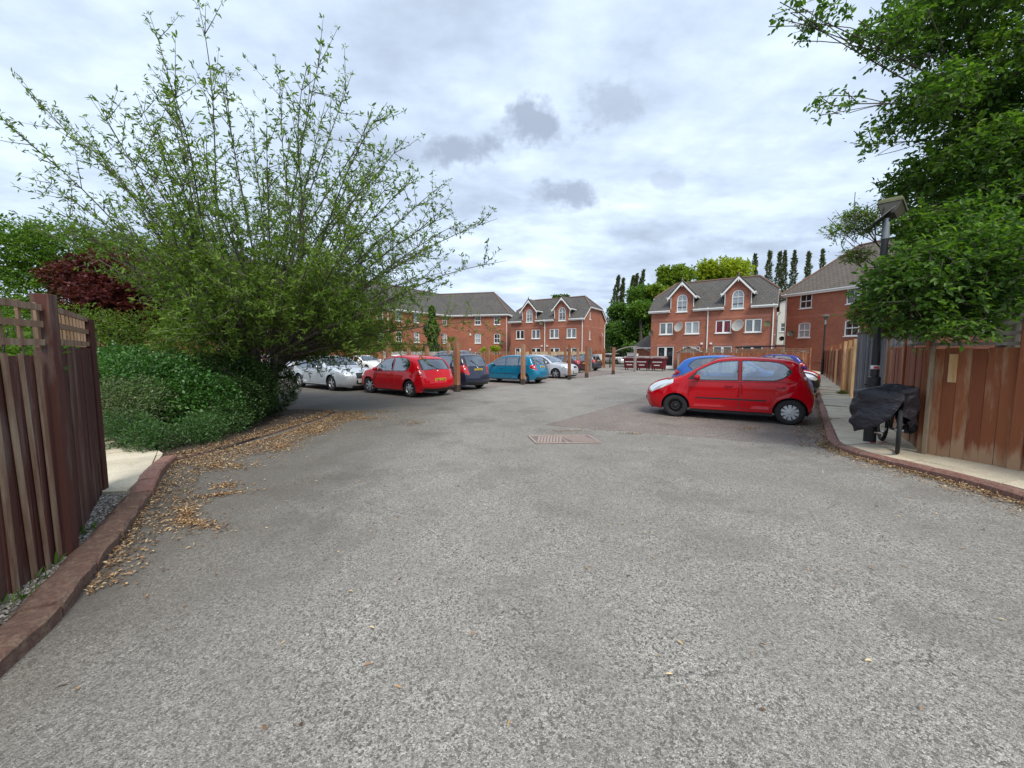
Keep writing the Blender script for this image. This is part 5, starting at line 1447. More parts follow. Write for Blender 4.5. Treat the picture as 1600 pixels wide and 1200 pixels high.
            mb.build('number_text', M['ink'], p)
    plate(13.9 if kind in ('hatch3',) else 12.95 if kind in ('mpv','hatch','estate','suv') else 13.9, M['plate_y'], 1, plate_txt.get(label,''))
    plate(1.55, M['plate_w'], -1, '')
    # badge
    i = min(range(len(ks)), key=lambda q: abs(ks[q]-12.4)); x, z = line[i]
    mb = MB(); mb.lathe([(.001,.01),(.035,.008),(.042,0)], (-1,0,.2), (X(x)-.082,0,z), 12); mb.build('badge', M['chrome'], root, smooth=True)
    # wheels
    for ax_, ty in ((axf,'f'),(axr,'r')):
        for s in (1,-1):
            yo = Wd/2*.985-.015; tw = .185
            sub = Matrix.Translation((X(ax_), s*(yo-tw/2), zc)) @ Matrix.Rotation(steer if ty=='f' else 0,4,'Z')
            mb = MB(); r_ = wr_; ri = wr_*.66
            prof = [(ri-.02,-tw/2+.01),(ri,-tw/2),(r_-.035,-tw/2-.003),(r_-.008,-tw/2+.02),(r_,-tw/2+.045),(r_,tw/2-.045),(r_-.008,tw/2-.02),(r_-.035,tw/2+.003),(ri,tw/2),(ri-.02,tw/2-.01)]
            mb.lathe(prof, (0,s,0), (0,0,0), 32)
            mb.v = [tuple(sub @ Vector(q)) for q in mb.v]
            w_ = mb.build('wheel', M['tyre'], root, smooth=True)
            mb = MB(); st_ = wheel if not (front_steel and ty=='f') else 'steel'
            oy = s*(tw/2-.012)
            mb.mi = 1; mb.lathe([(ri+.005,-.03),(ri*.94,-.06),(ri*.90,-.10),(.001,-.11)], (0,s,0), (0,oy,0), 28); mb.mi = 0
            mb.lathe([(ri+.004,-.03),(ri+.004,.004),(ri-.012,.006),(ri-.022,-.012)], (0,s,0), (0,oy,0), 28)
            mb.lathe([(.001,.008),(.03,.008),(.052,-.004),(.058,-.03)], (0,s,0), (0,oy,0), 16)
            ns = {'alloy':5,'alloy7':7,'cap':10,'steel':0,'cap5':5}[st_]
            for i in range(ns):
                a = 2*PI*i/ns+.3
                e1 = Vector((math.cos(a),0,math.sin(a))); e2 = Vector((-math.sin(a),0,math.cos(a)))
                wi, wo = {'alloy':(.030,.042),'alloy7':(.022,.032),'cap':(.018,.036),'cap5':(.05,.075)}[st_]
                ps = [e1*.04-e2*wi, e1*(ri-.012)-e2*wo, e1*(ri-.012)+e2*wo, e1*.04+e2*wi]
                fr_ = [p+Vector((0,oy+s*(.002 if k in (0,3) else -.008),0)) for k,p in enumerate(ps)]
                bk_ = [p+Vector((0,-s*.03,0)) for p in fr_]
                mb.add(fr_+bk_, [(0,1,2,3),(0,4,5,1),(3,2,6,7),(1,5,6,2)])
            if st_ == 'steel':
                mb.lathe([(ri-.02,-.02),(ri*.72,-.05),(ri*.55,-.01),(ri*.35,-.012),(.001,-.03)], (0,s,0), (0,oy,0), 28)
                for i in range(12): a = 2*PI*i/12; mb.box((math.cos(a)*ri*.80,oy-s*.02,math.sin(a)*ri*.80),(.025,.02,.025))
            mb.v = [tuple(sub @ Vector(q)) for q in mb.v]
            fm = {'steel':M['steel'],'cap':M['hubcap'],'cap5':M['hubcap']}.get(st_, M['rim'])
            mb.build('rim', [fm, M['steel']], w_)
    # underside, wheel housings and cabin
    mb = MB(); mb.box((0,0,sill+.12),(Lg-.5,Wd*.62,.16))
    mb.box((X((axf+axr)/2),0,sill+.10),(wb-2*ar-.02,Wd*.94,.10))
    for ax_ in (axf,axr):
        for s in (1,-1):
            k = 14; vs = []
            for i in range(k+1):
                a = PI*i/k-.25*(1-2*i/k); c_, s_ = math.cos(a)*(ar+.004), math.sin(a)*(ar+.004)
                vs += [(X(ax_)+c_, s*(Wd/2-.06), zc+s_), (X(ax_)+c_, s*(Wd*.30), zc+s_)]
            mb.add(vs+[(X(ax_), s*Wd*.30, zc)], [(2*i,2*i+1,2*i+3,2*i+2) for i in range(k)]+[(2*i+1,2*i+3,2*k+2) for i in range(k)])
    mb.build('underbody', M['trim'], root)
    mb = MB(); x0, x1 = c6[0]-.02, c12[0]-.06
    mb.box((X((x0+x1)/2),0,.45),(x1-x0,Wd*.80,.04)); mb.box((X(c6[0]+.12),0,belt-.16),(.42,Wd*.78,.22)); mb.box((X(x1-.15),0,belt-.12),(.30,Wd*.74,.05))
    mb.build('dashboard', M['inner'], root)
    for xs_, nm in ((xb1-.10,'seat'),(min(axr-.12,xe-.25),'rear_seat')):
        for s in ((1,-1) if nm == 'seat' else (0,)):
            w_ = .46 if nm == 'seat' else 1.15
            mb = MB(); mb.box((X(xs_-.25),s*.36,.60),(.50,w_,.16)); rot = Matrix.Rotation(R(-16),3,'Y')
            mb.box((X(xs_+.06),s*.36,.86),(.14,w_,.58), rot)
            for hs in ((0,) if nm=='seat' else (-.36,.36)): mb.box((X(xs_+.17),s*.36+hs,1.20),(.10,.25,.17), rot)
            mb.build(nm, M['inner'], root, bevel=.03)
    mb = MB(); k = 16; cx, cy, cz = X(c6[0]+.58), -.36, belt+.02
    mb.tube([(cx-.5*math.sin(.0)+.07*math.sin(2*PI*i/k), cy+.17*math.cos(2*PI*i/k), cz+.16*math.sin(2*PI*i/k)) for i in range(k+1)], .014, 6, cap=False); mb.tube([(cx+.02,cy,cz),(cx+.3,cy,cz-.08)], .03, 6); mb.box((cx,cy,cz),(.03,.30,.04)); mb.build('steering_wheel', M['trim'], root)
    return root
plate_txt = {}
HL = math.atan2(.606,-.795)   # nose into the left row
HRt = math.atan2(-.606,.795)
lab = 'red three door hatchback parked with its rear to the camera and a yellow plate'
plate_txt[lab] = 'FJ60 RCM'
RED = (.50,.002,.010)
lb107 = 'small bright red five door city car parked alone at the right, black front wheel'
c107 = build_car('city', lb107, (5.37,9.69), math.atan2(.488,-.873), RED, wheel='cap', front_steel=True, wr_=.285)
build_car('hatch3', lab, (-4.22,15.15), HL, (.50,.003,.010), wheel='alloy7', doors=3, wr_=.315, steer=.35, rub=False)
build_car('premium', 'pale silver hatchback with a black grille facing the red three door car', (-8.15,17.55), HRt+.03, (.58,.62,.66), .35, wheel='alloy', wr_=.325, glassk='carglass_dark', rub=False)
build_car('estate', 'silver estate car with dark grille partly hidden by the leaning tree trunk', (-15.5,25.4), HRt, (.60,.61,.63), .35, wheel='alloy', wr_=.33, rub=False)
build_car('hatch', 'dark blue car behind the hedge top, leftmost of the cars', (-19.0,27.0), HRt, (.03,.04,.075), .3, wr_=.31, lod=0)
build_car('coupe', 'white coupe behind the bonnet of the pale silver hatchback', (-11.9,31.6), HRt, (.80,.80,.80), wheel='alloy', wr_=.33, glassk='carglass_dark', doors=3, rub=False)
build_car('saloon', 'white car whose roof shows just behind the red three door car', (-9.2,30.9), HL, (.78,.78,.79), wr_=.31, glassk='carglass_dark', lod=0)
build_car('mpv', 'dark navy blue five door car with its tailgate and yellow plate facing us', (-2.95,17.75), HL, (.012,.016,.04), .2, wheel='alloy', wr_=.30, rub=False)
build_car('suv', 'silver grey four wheel drive behind the dark navy car', (-5.4,32.6), HL, (.30,.33,.36), .4, wr_=.36, lod=0)
build_car('hatch', 'turquoise five door hatchback behind a timber post', (-.10,21.0), math.atan2(.53,-.85), (.0,.17,.30), .25, wheel='cap5', wr_=.29)
build_car('hatch', 'silver hatchback facing right between two timber posts', (2.25,25.15), HRt, (.56,.58,.62), .35, wheel='alloy', wr_=.31)
build_car('saloon', 'dark maroon car behind the bonnet of the silver hatchback', (4.0,32.2), HL, (.06,.012,.02), .2, wr_=.30, lod=0)
build_car('hatch', 'dark grey hatchback seen from behind at the end of the far row', (6.1,35.3), HL, (.05,.055,.07), .4, wr_=.31)
build_car('estate', 'white car beyond the arched iron gate', (14.6,54.5), HRt-.5, (.75,.76,.77), wr_=.32, lod=0)
build_car('hatch3', 'light blue hatchback nose in behind the roof of the small red city car', (7.75,13.3), HRt, (.03,.17,.60), .15, wr_=.30, doors=3, rub=False)
build_car('saloon', 'low black car hidden between the small red city car and another red car', (9.35,15.35), HRt, (.02,.02,.022), wr_=.30)
build_car('coupe', 'bright red car whose bright headlamp shows by the kerb behind the small red city car', (11.05,17.45), HRt, (.50,.012,.022), wr_=.30, rub=False)
build_car('hatch3', 'deep blue hatchback, its red tail lamp towards the right hand pavement', (16.1,24.3), HL, (.010,.012,.20), .2, wr_=.31, rub=False)

# ------------------------------------------------------------------ vegetation
def twig_leaves(starts, ends, per, t0=.25, spread=.8, clusters=None):
    """leaves along straight twigs: returns base points and directions"""
    n = len(starts); T = rng.uniform(t0,1.0,(n,per)); P = starts[:,None,:]+(ends-starts)[:,None,:]*T[:,:,None]
    d = unit(ends-starts)[:,None,:]*np.ones((1,per,1)); D = unit(d*.7+rvec(n*per).reshape(n,per,3)*spread+np.array([0,0,.0]))
    return P.reshape(-1,3), D.reshape(-1,3)
def in_ell(n, c, r, shell=.0):
    u = rvec(n); q = rng.random((n,1))**(1/3); q = np.maximum(q, shell); return np.array(c)+u*q*np.array(r)
def leafset(root, name, mat, P, D, ln, wd, bias=(0,0,1.0), jit=.5, shape='quad', lenvar=(.45,1.3)):
    n = len(P); Nn = unit(np.array(bias)[None,:]+rvec(n)*jit*1.6)
    Dl = D-(D*Nn).sum(1,keepdims=True)*Nn*.6
    Dl = unit(Dl)
    # clumpy tone: mix of per leaf and low frequency variation
    rnd = np.clip(rng.random(n)*.75+.25*(.5+.5*np.sin(P[:,0]*2.1+P[:,2]*1.7)*np.sin(P[:,1]*1.9+P[:,2]*2.3)),0,1)
    k = rng.uniform(*lenvar,n)
    o0 = np.array(root.location)
    return leaf_mesh(name, mat, P-o0, Dl, Nn, ln*k, wd*k, rnd, root, shape)
def limb(mb, a, b, r0, r1, sag=.0, n=6, seg=8, wob=.08):
    a, b = Vector(a), Vector(b); L_ = (b-a).length; pts=[]; 
    o1 = Vector((random.uniform(-1,1),random.uniform(-1,1),random.uniform(-1,1)))*L_*wob
    for i in range(seg+1): t = i/seg; pts.append(a.lerp(b,t)+o1*math.sin(t*PI)+Vector((0,0,sag*L_*math.sin(t*PI))))
    mb.tube(pts, [r0+(r1-r0)*i/seg for i in range(seg+1)], n); return pts
def tree(name, label, cat, base, trunk_h, tr, ells, mat, ln, wd, ntw, per, twl=.6, group=None, bark='bark', jit=.5, shape='quad', t0=.2, limbs=True, droop=0, trunkname='trunk', shell=.35, hr=.6):
    r = wthing(name, label, cat, (base[0],base[1],0), group)
    mb = MB(); top = Vector((base[0]+random.uniform(-.2,.2),base[1],trunk_h)); pts = limb(mb, (base[0],base[1],-.05), top, tr, tr*hr, 0, 9, 6, .03)
    A=[]; B=[]
    tot = sum(e[1][0]*e[1][1]*e[1][2] if len(e)<3 else e[2]*e[1][0]*e[1][1]*e[1][2] for e in ells)
    for e in ells:
        c, rr = Vector(e[0]), e[1]; dens = e[2] if len(e) > 2 else 1
        if limbs:
            st = pts[-1] if c.z > trunk_h else Vector(pts[max(1,min(len(pts)-1,int(len(pts)*c.z/trunk_h)))]); rl = min(tr*.55, .02+.04*max(rr))*(.42 if dens < .9 else 1)
            lp = limb(mb, st, c, rl, rl*.4, .06, 6, 7, .05)
            for _ in range(6):
                q = c+Vector(rvec(1)[0]*np.array(rr)*.8); limb(mb, lp[random.choice((4,5,6,7))], q, rl*.35, .006, .04, 4, 5, .06)
        n = max(8, int(ntw*dens*rr[0]*rr[1]*rr[2]/tot)); E_ = in_ell(n, c, rr, shell)
        dirs = unit((E_-np.array(c))/np.array(rr)+rvec(n)*.6+np.array([0,0,-droop]))
        L_ = rng.uniform(.5,1.2,(n,1))*twl; A.append(E_-dirs*L_); B.append(E_)
    A=np.concatenate(A); B=np.concatenate(B)
    if tr < 900 and shape=='hex':
        for i in range(0, len(A), 3): mb.tube([tuple(A[i]),tuple(B[i])], [.006,.003], 3, cap=False)
    part(mb, trunkname, M[bark], r)
    P,D = twig_leaves(A,B,per,t0); leafset(r, 'crown', M[mat], P, D, ln, wd, jit=jit, shape=shape)
    return r

# --- the many stemmed shrub tree at the left
ms = wthing('shrub_tree', 'tall multi stemmed tree with thin fanning branches over the hedge at left', 'tree', (-6.35,9.7,0))
mb = MB(); base = Vector((-6.35,9.7,0)); random.seed(21)
forks = []
for i in range(7):
    a = 2*PI*i/7+.3; p = base+Vector((math.cos(a)*.10,math.sin(a)*.10,-.05)); q = base+Vector((math.cos(a)*random.uniform(.35,.7),math.sin(a)*random.uniform(.3,.5),random.uniform(1.0,1.7)))
    mb.rn=random.random(); forks.append(limb(mb, p, q, .085, .055, .0, 8, 7, .05)[-1])
limb(mb, base+Vector((0,0,-.05)), base+Vector((.02,0,.6)), .16,.13,0,10,4,.02)
SA=[]; SB=[]; CL=[]; 
def rad(el, az):
    """crown radius by elevation and azimuth"""
    s = math.sin(el); c = math.cos(az)
    if c > 0: r_ = 8.0*s*s+6.6*(1-s*s)
    else: r_ = 8.7*s*s+5.3*(1-s*s)
    return r_*(1-.48*abs(math.sin(az))*math.cos(el))
clus = []   # rosettes: position, dir, size factor
for i in range(210):
    az = (i*2.39996+random.uniform(-.15,.15))%(2*PI); el = math.asin(min(.995, .06+.935*((i*.7548777+.1)%1.0)**.85))
    if math.cos(az) < -.1 and el < .62+.12*random.random(): continue
    if math.sin(az) < -.2 and el < .35: continue
    f = forks[int(((az-.3)%(2*PI))/(2*PI)*7+.5)%7]; LL = rad(el,az)*random.choice((.58,.72,.83,.92,.99,1.05))
    d = Vector((math.cos(az)*math.cos(el), math.sin(az)*math.cos(el)*.9, math.sin(el)))
    end = base+Vector((0,0,1.2))+d*LL
    mid = f.lerp(end,.5)+Vector((-d.x*.06*LL,-d.y*.06*LL,.07*LL+.05)) 
    n = 12; pts = []
    w1, w2 = random.uniform(-.32,.32), random.uniform(-.28,.28)
    for k in range(n+1):
        t = k/n; p = f*(1-t)**2+mid*2*t*(1-t)+end*t*t; pts.append(p+Vector((w1*math.sin(t*5),w2*math.sin(t*4+1),.04*math.sin(t*9+i))))
    mb.rn=random.random(); r0 = .021 if LL > 4 else .015
    mb.tube(pts, [r0*(1-t/n)**.8+.004 for t in range(n+1)], 5, cap=False)
    for k in range(3, n+1):
        for q in range(2):
            t = random.random(); p = pts[k-1].lerp(pts[k], t)
            if k > 6: clus.append((p, (pts[k]-pts[k-1]).normalized()))
        ns = 3 if k > 5 else 2
        for s in range(ns):
            if k == n: continue
            dd = (pts[k]-pts[k-1]).normalized(); o = Vector(rvec(1)[0]); sd = (dd*.62+o*.85+Vector((0,0,.12))).normalized()
            sl = random.uniform(.35,1.25)*(1.0-.35*k/n); e_ = pts[k]+sd*sl+Vector((0,0,.05*sl))
            mb.tube([pts[k], pts[k].lerp(e_,.5)+Vector((0,0,-.03*sl)), e_], [.009,.006,.003], 3, cap=False)
            m_ = max(2,int(sl/.17))
            for j in range(1,m_+1): clus.append((pts[k].lerp(e_, j/m_), sd))
# dense low skirt
for _ in range(1500):
    a = random.uniform(0,2*PI); rr = random.uniform(.3,1)**.6; z = random.triangular(1.55,3.9,2.2)
    wx = (3.5 if math.cos(a) > 0 else 1.4)*(1-.12*max(0,z-2.2)); 
    p = base+Vector((math.cos(a)*rr*wx, math.sin(a)*rr*2.5, z+.25*math.sin(a*3+rr*5)))
    d = Vector((math.cos(a),math.sin(a),random.uniform(-.3,.8))).normalized()
    mb.tube([p-d*.3, p], [.004,.002], 3, cap=False) if random.random()<.5 else None
    clus.append((p,d)); clus.append((p-d*.15,d))
part(mb, 'stems', M['stem'], ms)
cp = np.array([tuple(c[0]) for c in clus]); cd = np.array([tuple(c[1]) for c in clus]); K = 6
P = np.repeat(cp,K,0)+rng.normal(size=(len(cp)*K,3))*.022; D = unit(np.repeat(cd,K,0)*.55+rvec(len(P))*.95+np.array([0,0,.12]))
leafset(ms, 'leaves', M['leaf_left'], P, D, .098, .030, jit=.8, shape='hex')
print('leaves left', len(P))

# --- big tree overhanging from the right
def E_(x,y,D,rx,ry,rz,dens=1): return (tuple(at(x,y,D)),(rx,ry,rz),dens)
ells = [E_(1455,450,5.35,.95,.8,.75,1.5),E_(1540,430,5.2,.95,.9,.85,1.3),E_(1390,450,5.75,.50,.5,.55,1.1),E_(1500,515,4.95,.62,.40,.22,1.5),E_(1430,515,5.3,.42,.35,.22,1.4),E_(1470,365,6.3,.6,.8,.5,1.2),
        E_(1520,260,6.8,1.15,1.1,.85,1.0),E_(1570,130,6.8,1.2,1.2,1.0,1.1),E_(1440,170,6.9,.75,.8,.6,.8),E_(1390,60,6.7,.75,.6,.5,.8),
        E_(1500,20,6.9,1.2,1.1,.8,1.0),E_(1290,35,6.6,.62,.45,.30,.55),E_(1235,20,6.5,.42,.35,.22,.5),E_(1300,165,6.7,.48,.35,.26,.6),E_(1415,290,7.4,.6,.6,.42,.75),E_(1365,225,6.9,.42,.45,.3,.5),
        E_(1620,330,6.3,1.0,1.0,1.2,1.0),E_(1500,365,5.9,.75,.6,.6,1.3),E_(1420,345,6.6,.45,.5,.35,.9),E_(1560,330,6.0,.7,.7,.7,1.2),E_(1590,240,6.0,.8,.7,.7,1.1),E_(1480,140,6.2,.6,.5,.5,.7),((9.6,8.2,4.5),(1.6,1.5,2.0),.5),((9.3,5.6,6.0),(1.6,1.4,1.6),.5),((8.6,7.2,8.8),(1.8,1.6,1.2),.6),
        E_(1350,505,5.9,.2,.2,.16,.5)]
rt_ = tree('broadleaf_tree', 'large green tree leaning over the fence at the right edge of the picture', 'tree', (8.75,6.9), 5.2, .17, ells, 'leaf_right', .084, .043, 11500, 9, .50, shape='hex', jit=.55, droop=.15, shell=.2, t0=.1)
lt = tree('sapling', 'thin pale leaved branches reaching left beside the near street lamp head', 'tree', (7.9,7.6), 2.9, .035,
     [E_(1345,345,6.9,.42,.35,.32,1),E_(1310,360,6.9,.35,.3,.16,.8),E_(1340,400,6.8,.3,.3,.2,1.0)], 'leaf_left', .055, .020, 300, 9, .45, shape='hex', bark='stem')
yl = tree('yellow_shrub', 'yellowing sprays hanging over the lattice fence in front of the end house', 'shrub', (7.75,7.35), 2.0, .03, [E_(1385,515,6.6,.32,.3,.20,1),E_(1350,490,6.7,.28,.3,.24,1)], 'leaf_yellow', .06, .03, 260, 8, .3, shape='hex', bark='stem')

# --- hedges by the left kerb
def hedge(name, label, ells, mat, ln, wd, n, group=None, jit=.55, soft=.18, stems=True):
    c0 = Vector(ells[0][0]); r = wthing(name, label, 'hedge' if name=='hedge' else 'shrub', (c0.x,c0.y,0), group)
    mb = MB()
    for e in ells:
        for _ in range(10):
            q = Vector(e[0])+Vector(rvec(1)[0]*np.array(e[1])*.8); q.z = max(q.z,.2)
            limb(mb, (e[0][0]+random.uniform(-.15,.15),e[0][1]+random.uniform(-.15,.15),-.02), q, .018,.005,0,4,4,.08)
    part(mb, 'stems', M['bark'], r)
    tot = sum(e[1][0]*e[1][1]+e[1][0]*e[1][2]+e[1][1]*e[1][2] for e in ells); PP=[]; DD=[]
    for e in ells:
        m_ = int(n*(e[1][0]*e[1][1]+e[1][0]*e[1][2]+e[1][1]*e[1][2])/tot)
        u = rvec(m_); lump = 1+.07*np.sin(u[:,0]*7+1)*np.sin(u[:,1]*8)+.06*np.sin(u[:,2]*11+u[:,0]*9)
        q = (1-np.abs(rng.normal(size=m_))*soft+rng.normal(size=m_)*.02)*lump; p = np.array(e[0])+u*np.array(e[1])*q[:,None]
        ok = p[:,2] > .05; PP.append(p[ok]); DD.append(unit(u[ok]*.7+rvec(int(ok.sum()))*.8+np.array([0,0,.15])))
    P = np.concatenate(PP); D = np.concatenate(DD)
    leafset(r, 'foliage', M[mat], P, D, ln, wd, jit=jit)
    return r
hedge('hedge', 'broad glossy green hedge beside the path, left of the clipped dark one', [((-6.9,7.25,.86),(1.15,.75,.72)),((-6.0,7.35,.66),(.7,.65,.56)),((-7.7,8.0,.95),(1.15,1.0,.84)),((-8.9,8.8,.85),(1.2,1.2,.80)),((-6.9,7.8,.80),(.95,.9,.74)),((-7.3,9.2,.85),(1.2,1.0,.8)),((-10.2,9.6,.9),(1.3,1.3,.85))], 'leaf_hedge', .062, .036, 74000, soft=.2)
hedge('hedge', 'dark rounded clipped hedge at the right end of the planting bed', [((-6.2,8.5,.76),(.85,.95,.78)),((-6.15,9.5,.72),(.75,.7,.68)),((-6.7,8.0,.72),(.8,.7,.68)),((-5.75,7.9,.55),(.55,.6,.55))], 'leaf_box', .042, .026, 62000, soft=.12)
hedge('shrub', 'loose grey green small leaved shrub spilling over the front of the hedge', [((-6.7,6.7,.72),(.75,.55,.50)),((-7.3,6.95,.70),(.5,.5,.42))], 'leaf_fine', .044, .014, 13000, soft=.38, jit=.9)
hedge('shrub', 'low feathery green shrub at the foot of the hedge by the path', [((-5.75,6.05,.24),(.40,.32,.28)),((-5.45,6.6,.26),(.38,.45,.30)),((-6.3,6.2,.34),(.5,.35,.36)),((-5.5,7.3,.34),(.42,.5,.36))], 'leaf_low', .060, .015, 15000, soft=.5, jit=.9)
hedge('shrub', 'upright green leafy shrub in front of the purple maple, above the left fence', [((-9.9,10.2,2.15),(1.2,1.0,.6)),((-8.4,10.4,1.95),(.9,.8,.6)),((-11.0,10.0,2.35),(.8,.8,.5)),((-9.3,10.7,1.5),(2.0,.8,.5))], 'leaf_left', .085, .030, 9000, soft=.4, jit=.8)
hedge('shrub', 'bright green climber poking through the lattice of the left fence', [((-4.15,2.6,1.75),(.5,.35,.24)),((-4.0,3.1,1.6),(.35,.3,.25)),((-4.2,2.4,.9),(.3,.6,.8))], 'leaf_bg', .065, .04, 900, soft=.5, jit=.8)
tree('purple_maple', 'dark purple leaved maple behind the green shrub at left', 'tree', (-11.2,12.6), 2.0, .11, [((-12.5,12.5,4.05),(1.6,1.3,.85)),((-10.9,12.5,3.75),(1.5,1.2,.9)),((-9.7,12.0,3.7),(1.3,1.0,.8)),((-12.2,11.6,3.2),(1.4,.8,.8)),((-13.9,12.6,3.9),(1.0,1.1,.6)),((-9.2,12.8,3.0),(1.3,1.1,.9)),((-11.6,12.0,2.7),(1.9,1.1,.9)),((-8.2,12.8,2.0),(1.4,1.0,.8))], 'leaf_purple', .11, .07, 5600, 10, .5, jit=.4, shell=.5)
tree('broadleaf_tree', 'bright green bushy tree at the far left edge above the fence', 'tree', (-14.2,12.4), 2.2, .15, [((-15.0,13.4,4.9),(1.8,1.5,1.3)),((-16.8,13.2,4.9),(1.8,1.5,1.3)),((-13.4,13.6,4.9),(1.1,1.2,1.0)),((-15.6,13.0,3.4),(1.9,1.3,1.2)),((-12.6,12.2,2.4),(1.6,1.0,1.0)),((-15.3,12.2,2.3),(2,1.2,1.1))], 'leaf_bg', .10, .055, 5200, 10, .5, shell=.5, jit=.5)
tree('broadleaf_tree', 'small bush tree at far left just behind the fence corner', 'tree', (-9.8,6.6), 1.0, .07, [((-9.9,6.8,1.6),(1.2,1.0,.9)),((-11.0,7.6,1.9),(1.3,1.0,1.0))], 'leaf_bg', .07, .035, 1900, 10, .4, shell=.4, jit=.6)

# --- planting in front of the flats
G2 = 'trees and shrubs in front of the flats'
def column_tree(name, label, c, r_, h, mat, n, ln, wd, group=None, lean=0, tiers=7, taper=.8):
    rt2 = wthing(name, label, 'tree', (c[0],c[1],0), group)
    mb = MB(); mb.tube([(c[0],c[1],-.05),(c[0]+lean*.5,c[1],h*.5),(c[0]+lean,c[1],h*.96)], [r_*.12,r_*.07,.02], 6); part(mb, 'trunk', M['bark'], rt2)
    z = rng.random(n)**.85*h; a = rng.random(n)*2*PI; env = r_*np.clip((1-(z/h))**(.45*taper+.15),0,1)*np.clip(z/(h*.12)+.25,0,1)
    q = np.sqrt(rng.uniform(.1,1,n))*(1+.30*np.sin(z*(9/r_)*.30+a*2+c[0])+.18*np.sin(z*2.3+c[0]*3))
    P = np.stack([c[0]+lean*z/h+np.cos(a)*env*q, c[1]+np.sin(a)*env*q, z+.1],1); D = unit(np.stack([np.cos(a)*.5,np.sin(a)*.5,np.ones(n)*.9],1)+rvec(n)*.5)
    leafset(rt2, 'crown', M[mat], P, D, ln, wd, jit=.9); return rt2
column_tree('ivy_column', 'dark ivy clad column of a tree in front of the flats', (-9.0,43.6), 1.05, 6.6, 'leaf_conifer', 5200, .22, .13, G2)
tree('bush', 'light green bush in front of the flats behind the silver grey fence', 'bush', (-12.4,42.6), .8, .05, [((-12.6,42.6,1.9),(2.2,1.0,.95)),((-14.8,42.6,1.8),(1.4,1.0,.9)),((-10.8,42.8,1.9),(1.1,.8,.8))], 'leaf_yellow', .16, .08, 900, 8, .6, G2)
tree('young_tree', 'loose pale green young tree in front of the flats left of the ivy column', 'tree', (-15.2,43.4), 2.5, .08, [((-15.4,43.4,4.2),(2.2,1.5,2.2)),((-17.5,43.6,3.8),(1.6,1.2,1.8)),((-13.2,43.2,2.8),(1.4,1,1.1))], 'leaf_left', .18, .07, 800, 8, .8, G2)
tree('bush', 'small yellow green bush behind the brown fence beside the drainpipe', 'bush', (-2.0,45.2), .9, .05, [((-2.0,45.2,2.0),(.75,.5,.5)),((-3.2,45.4,1.8),(.7,.5,.45))], 'leaf_lime', .16, .08, 330, 8, .5, G2)
pl = wthing('palm', 'small palm with a rounded head beside the ivy column', 'palm', (-7.0,44.5,0), G2)
mb = MB(); mb.tube([(-7.0,44.5,0),(-7.0,44.5,2.6)], [.16,.12], 8); part(mb, 'trunk', M['bark'], pl)
P=[];D=[]
for i in range(46):
    a = random.random()*6.28; e = random.uniform(-.5,1.2)
    d = np.array([math.cos(a)*math.cos(e),math.sin(a)*math.cos(e),math.sin(e)]); c_ = np.array([-7.0,44.5,2.6])
    for k in range(9): q = k/8; P.append(c_+d*(.25+.95*q)+np.array([0,0,-.5*q*q])); D.append(d+rvec(1)[0]*.5)
leafset(pl, 'fronds', M['leaf_bg'], np.array(P), unit(np.array(D)), .42, .06, jit=.9)
tree('bush', 'golden brown variegated bush under the small palm', 'bush', (-6.7,43.8), .5, .05, [((-6.7,43.8,1.7),(.9,.6,.75))], 'leaf_yellow', .2, .1, 220, 8, .5, G2)

# --- trees beyond the houses
G3 = 'big trees beyond the houses'
def btree(label, px, py, D, rpx, mat, ex, n=900, ln=.42, wd=.26, sq=.85, name='broadleaf_tree'):
    c = at(px,py,D); k = rpx*D/601; el = [((c.x,c.y,c.z),(k*.75,k*.75,k*.72*sq))]
    for i in range(ex):
        a = 2*PI*i/ex+random.random(); e = random.uniform(-.6,.75)
        el.append(((c.x+math.cos(a)*math.cos(e)*k*.62, c.y+math.sin(a)*math.cos(e)*k*.5, c.z+math.sin(e)*k*.55*sq), (k*.42*random.uniform(.8,1.2),)*3))
    return tree(name, label, 'tree', (c.x,c.y), max(1,c.z-k*.3), .2+k*.05, el, mat, ln, wd, n, 9, 1.1, G3, shell=.45, jit=.7)
btree('dark green wood tree directly behind the arched gate', 985,525,60,42,'leaf_bgdark',8,1500)
btree('dark green wood tree left behind the roof of the twin gabled house by the bins', 1018,500,60,38,'leaf_bgdark',8,1300)
btree('mid green tree rising in the gap above the arched gate', 972,490,66,26,'leaf_bgdark',6,800)
btree('mid green tree above the wood, left of the roof of the right twin gabled house', 1012,462,68,32,'leaf_bg',7,1000)
btree('olive green tree in the gap, its crown meeting the left gable of the right house', 1000,485,57,26,'leaf_bg',6,700)
btree('yellowish green tree beside the light green round one, behind the left gable slope', 1030,462,66,26,'leaf_mid',7,800)
btree('light green round tree behind the left gable of the twin gabled house by the bins', 1054,434,70,33,'leaf_mid',8,1300)
btree('bright lime green tree, largest, behind the right twin gabled house', 1128,428,72,43,'leaf_lime',10,1900)
btree('bright lime green smaller crown joined to the right of the largest lime tree', 1162,440,74,22,'leaf_lime',6,600)
btree('dark tree top just over the ridge of the middle house', 876,470,75,16,'leaf_bgdark',5,350)
btree('dark wood tree low behind the right edge of the middle house', 958,520,64,26,'leaf_bgdark',6,700)
btree('dark wood tree low in front of the arched gate gap', 1000,550,54,27,'leaf_bgdark',6,900)
btree('lower green tree filling the gap left of the grey outbuilding', 1030,530,63,26,'leaf_bgdark',6,700)
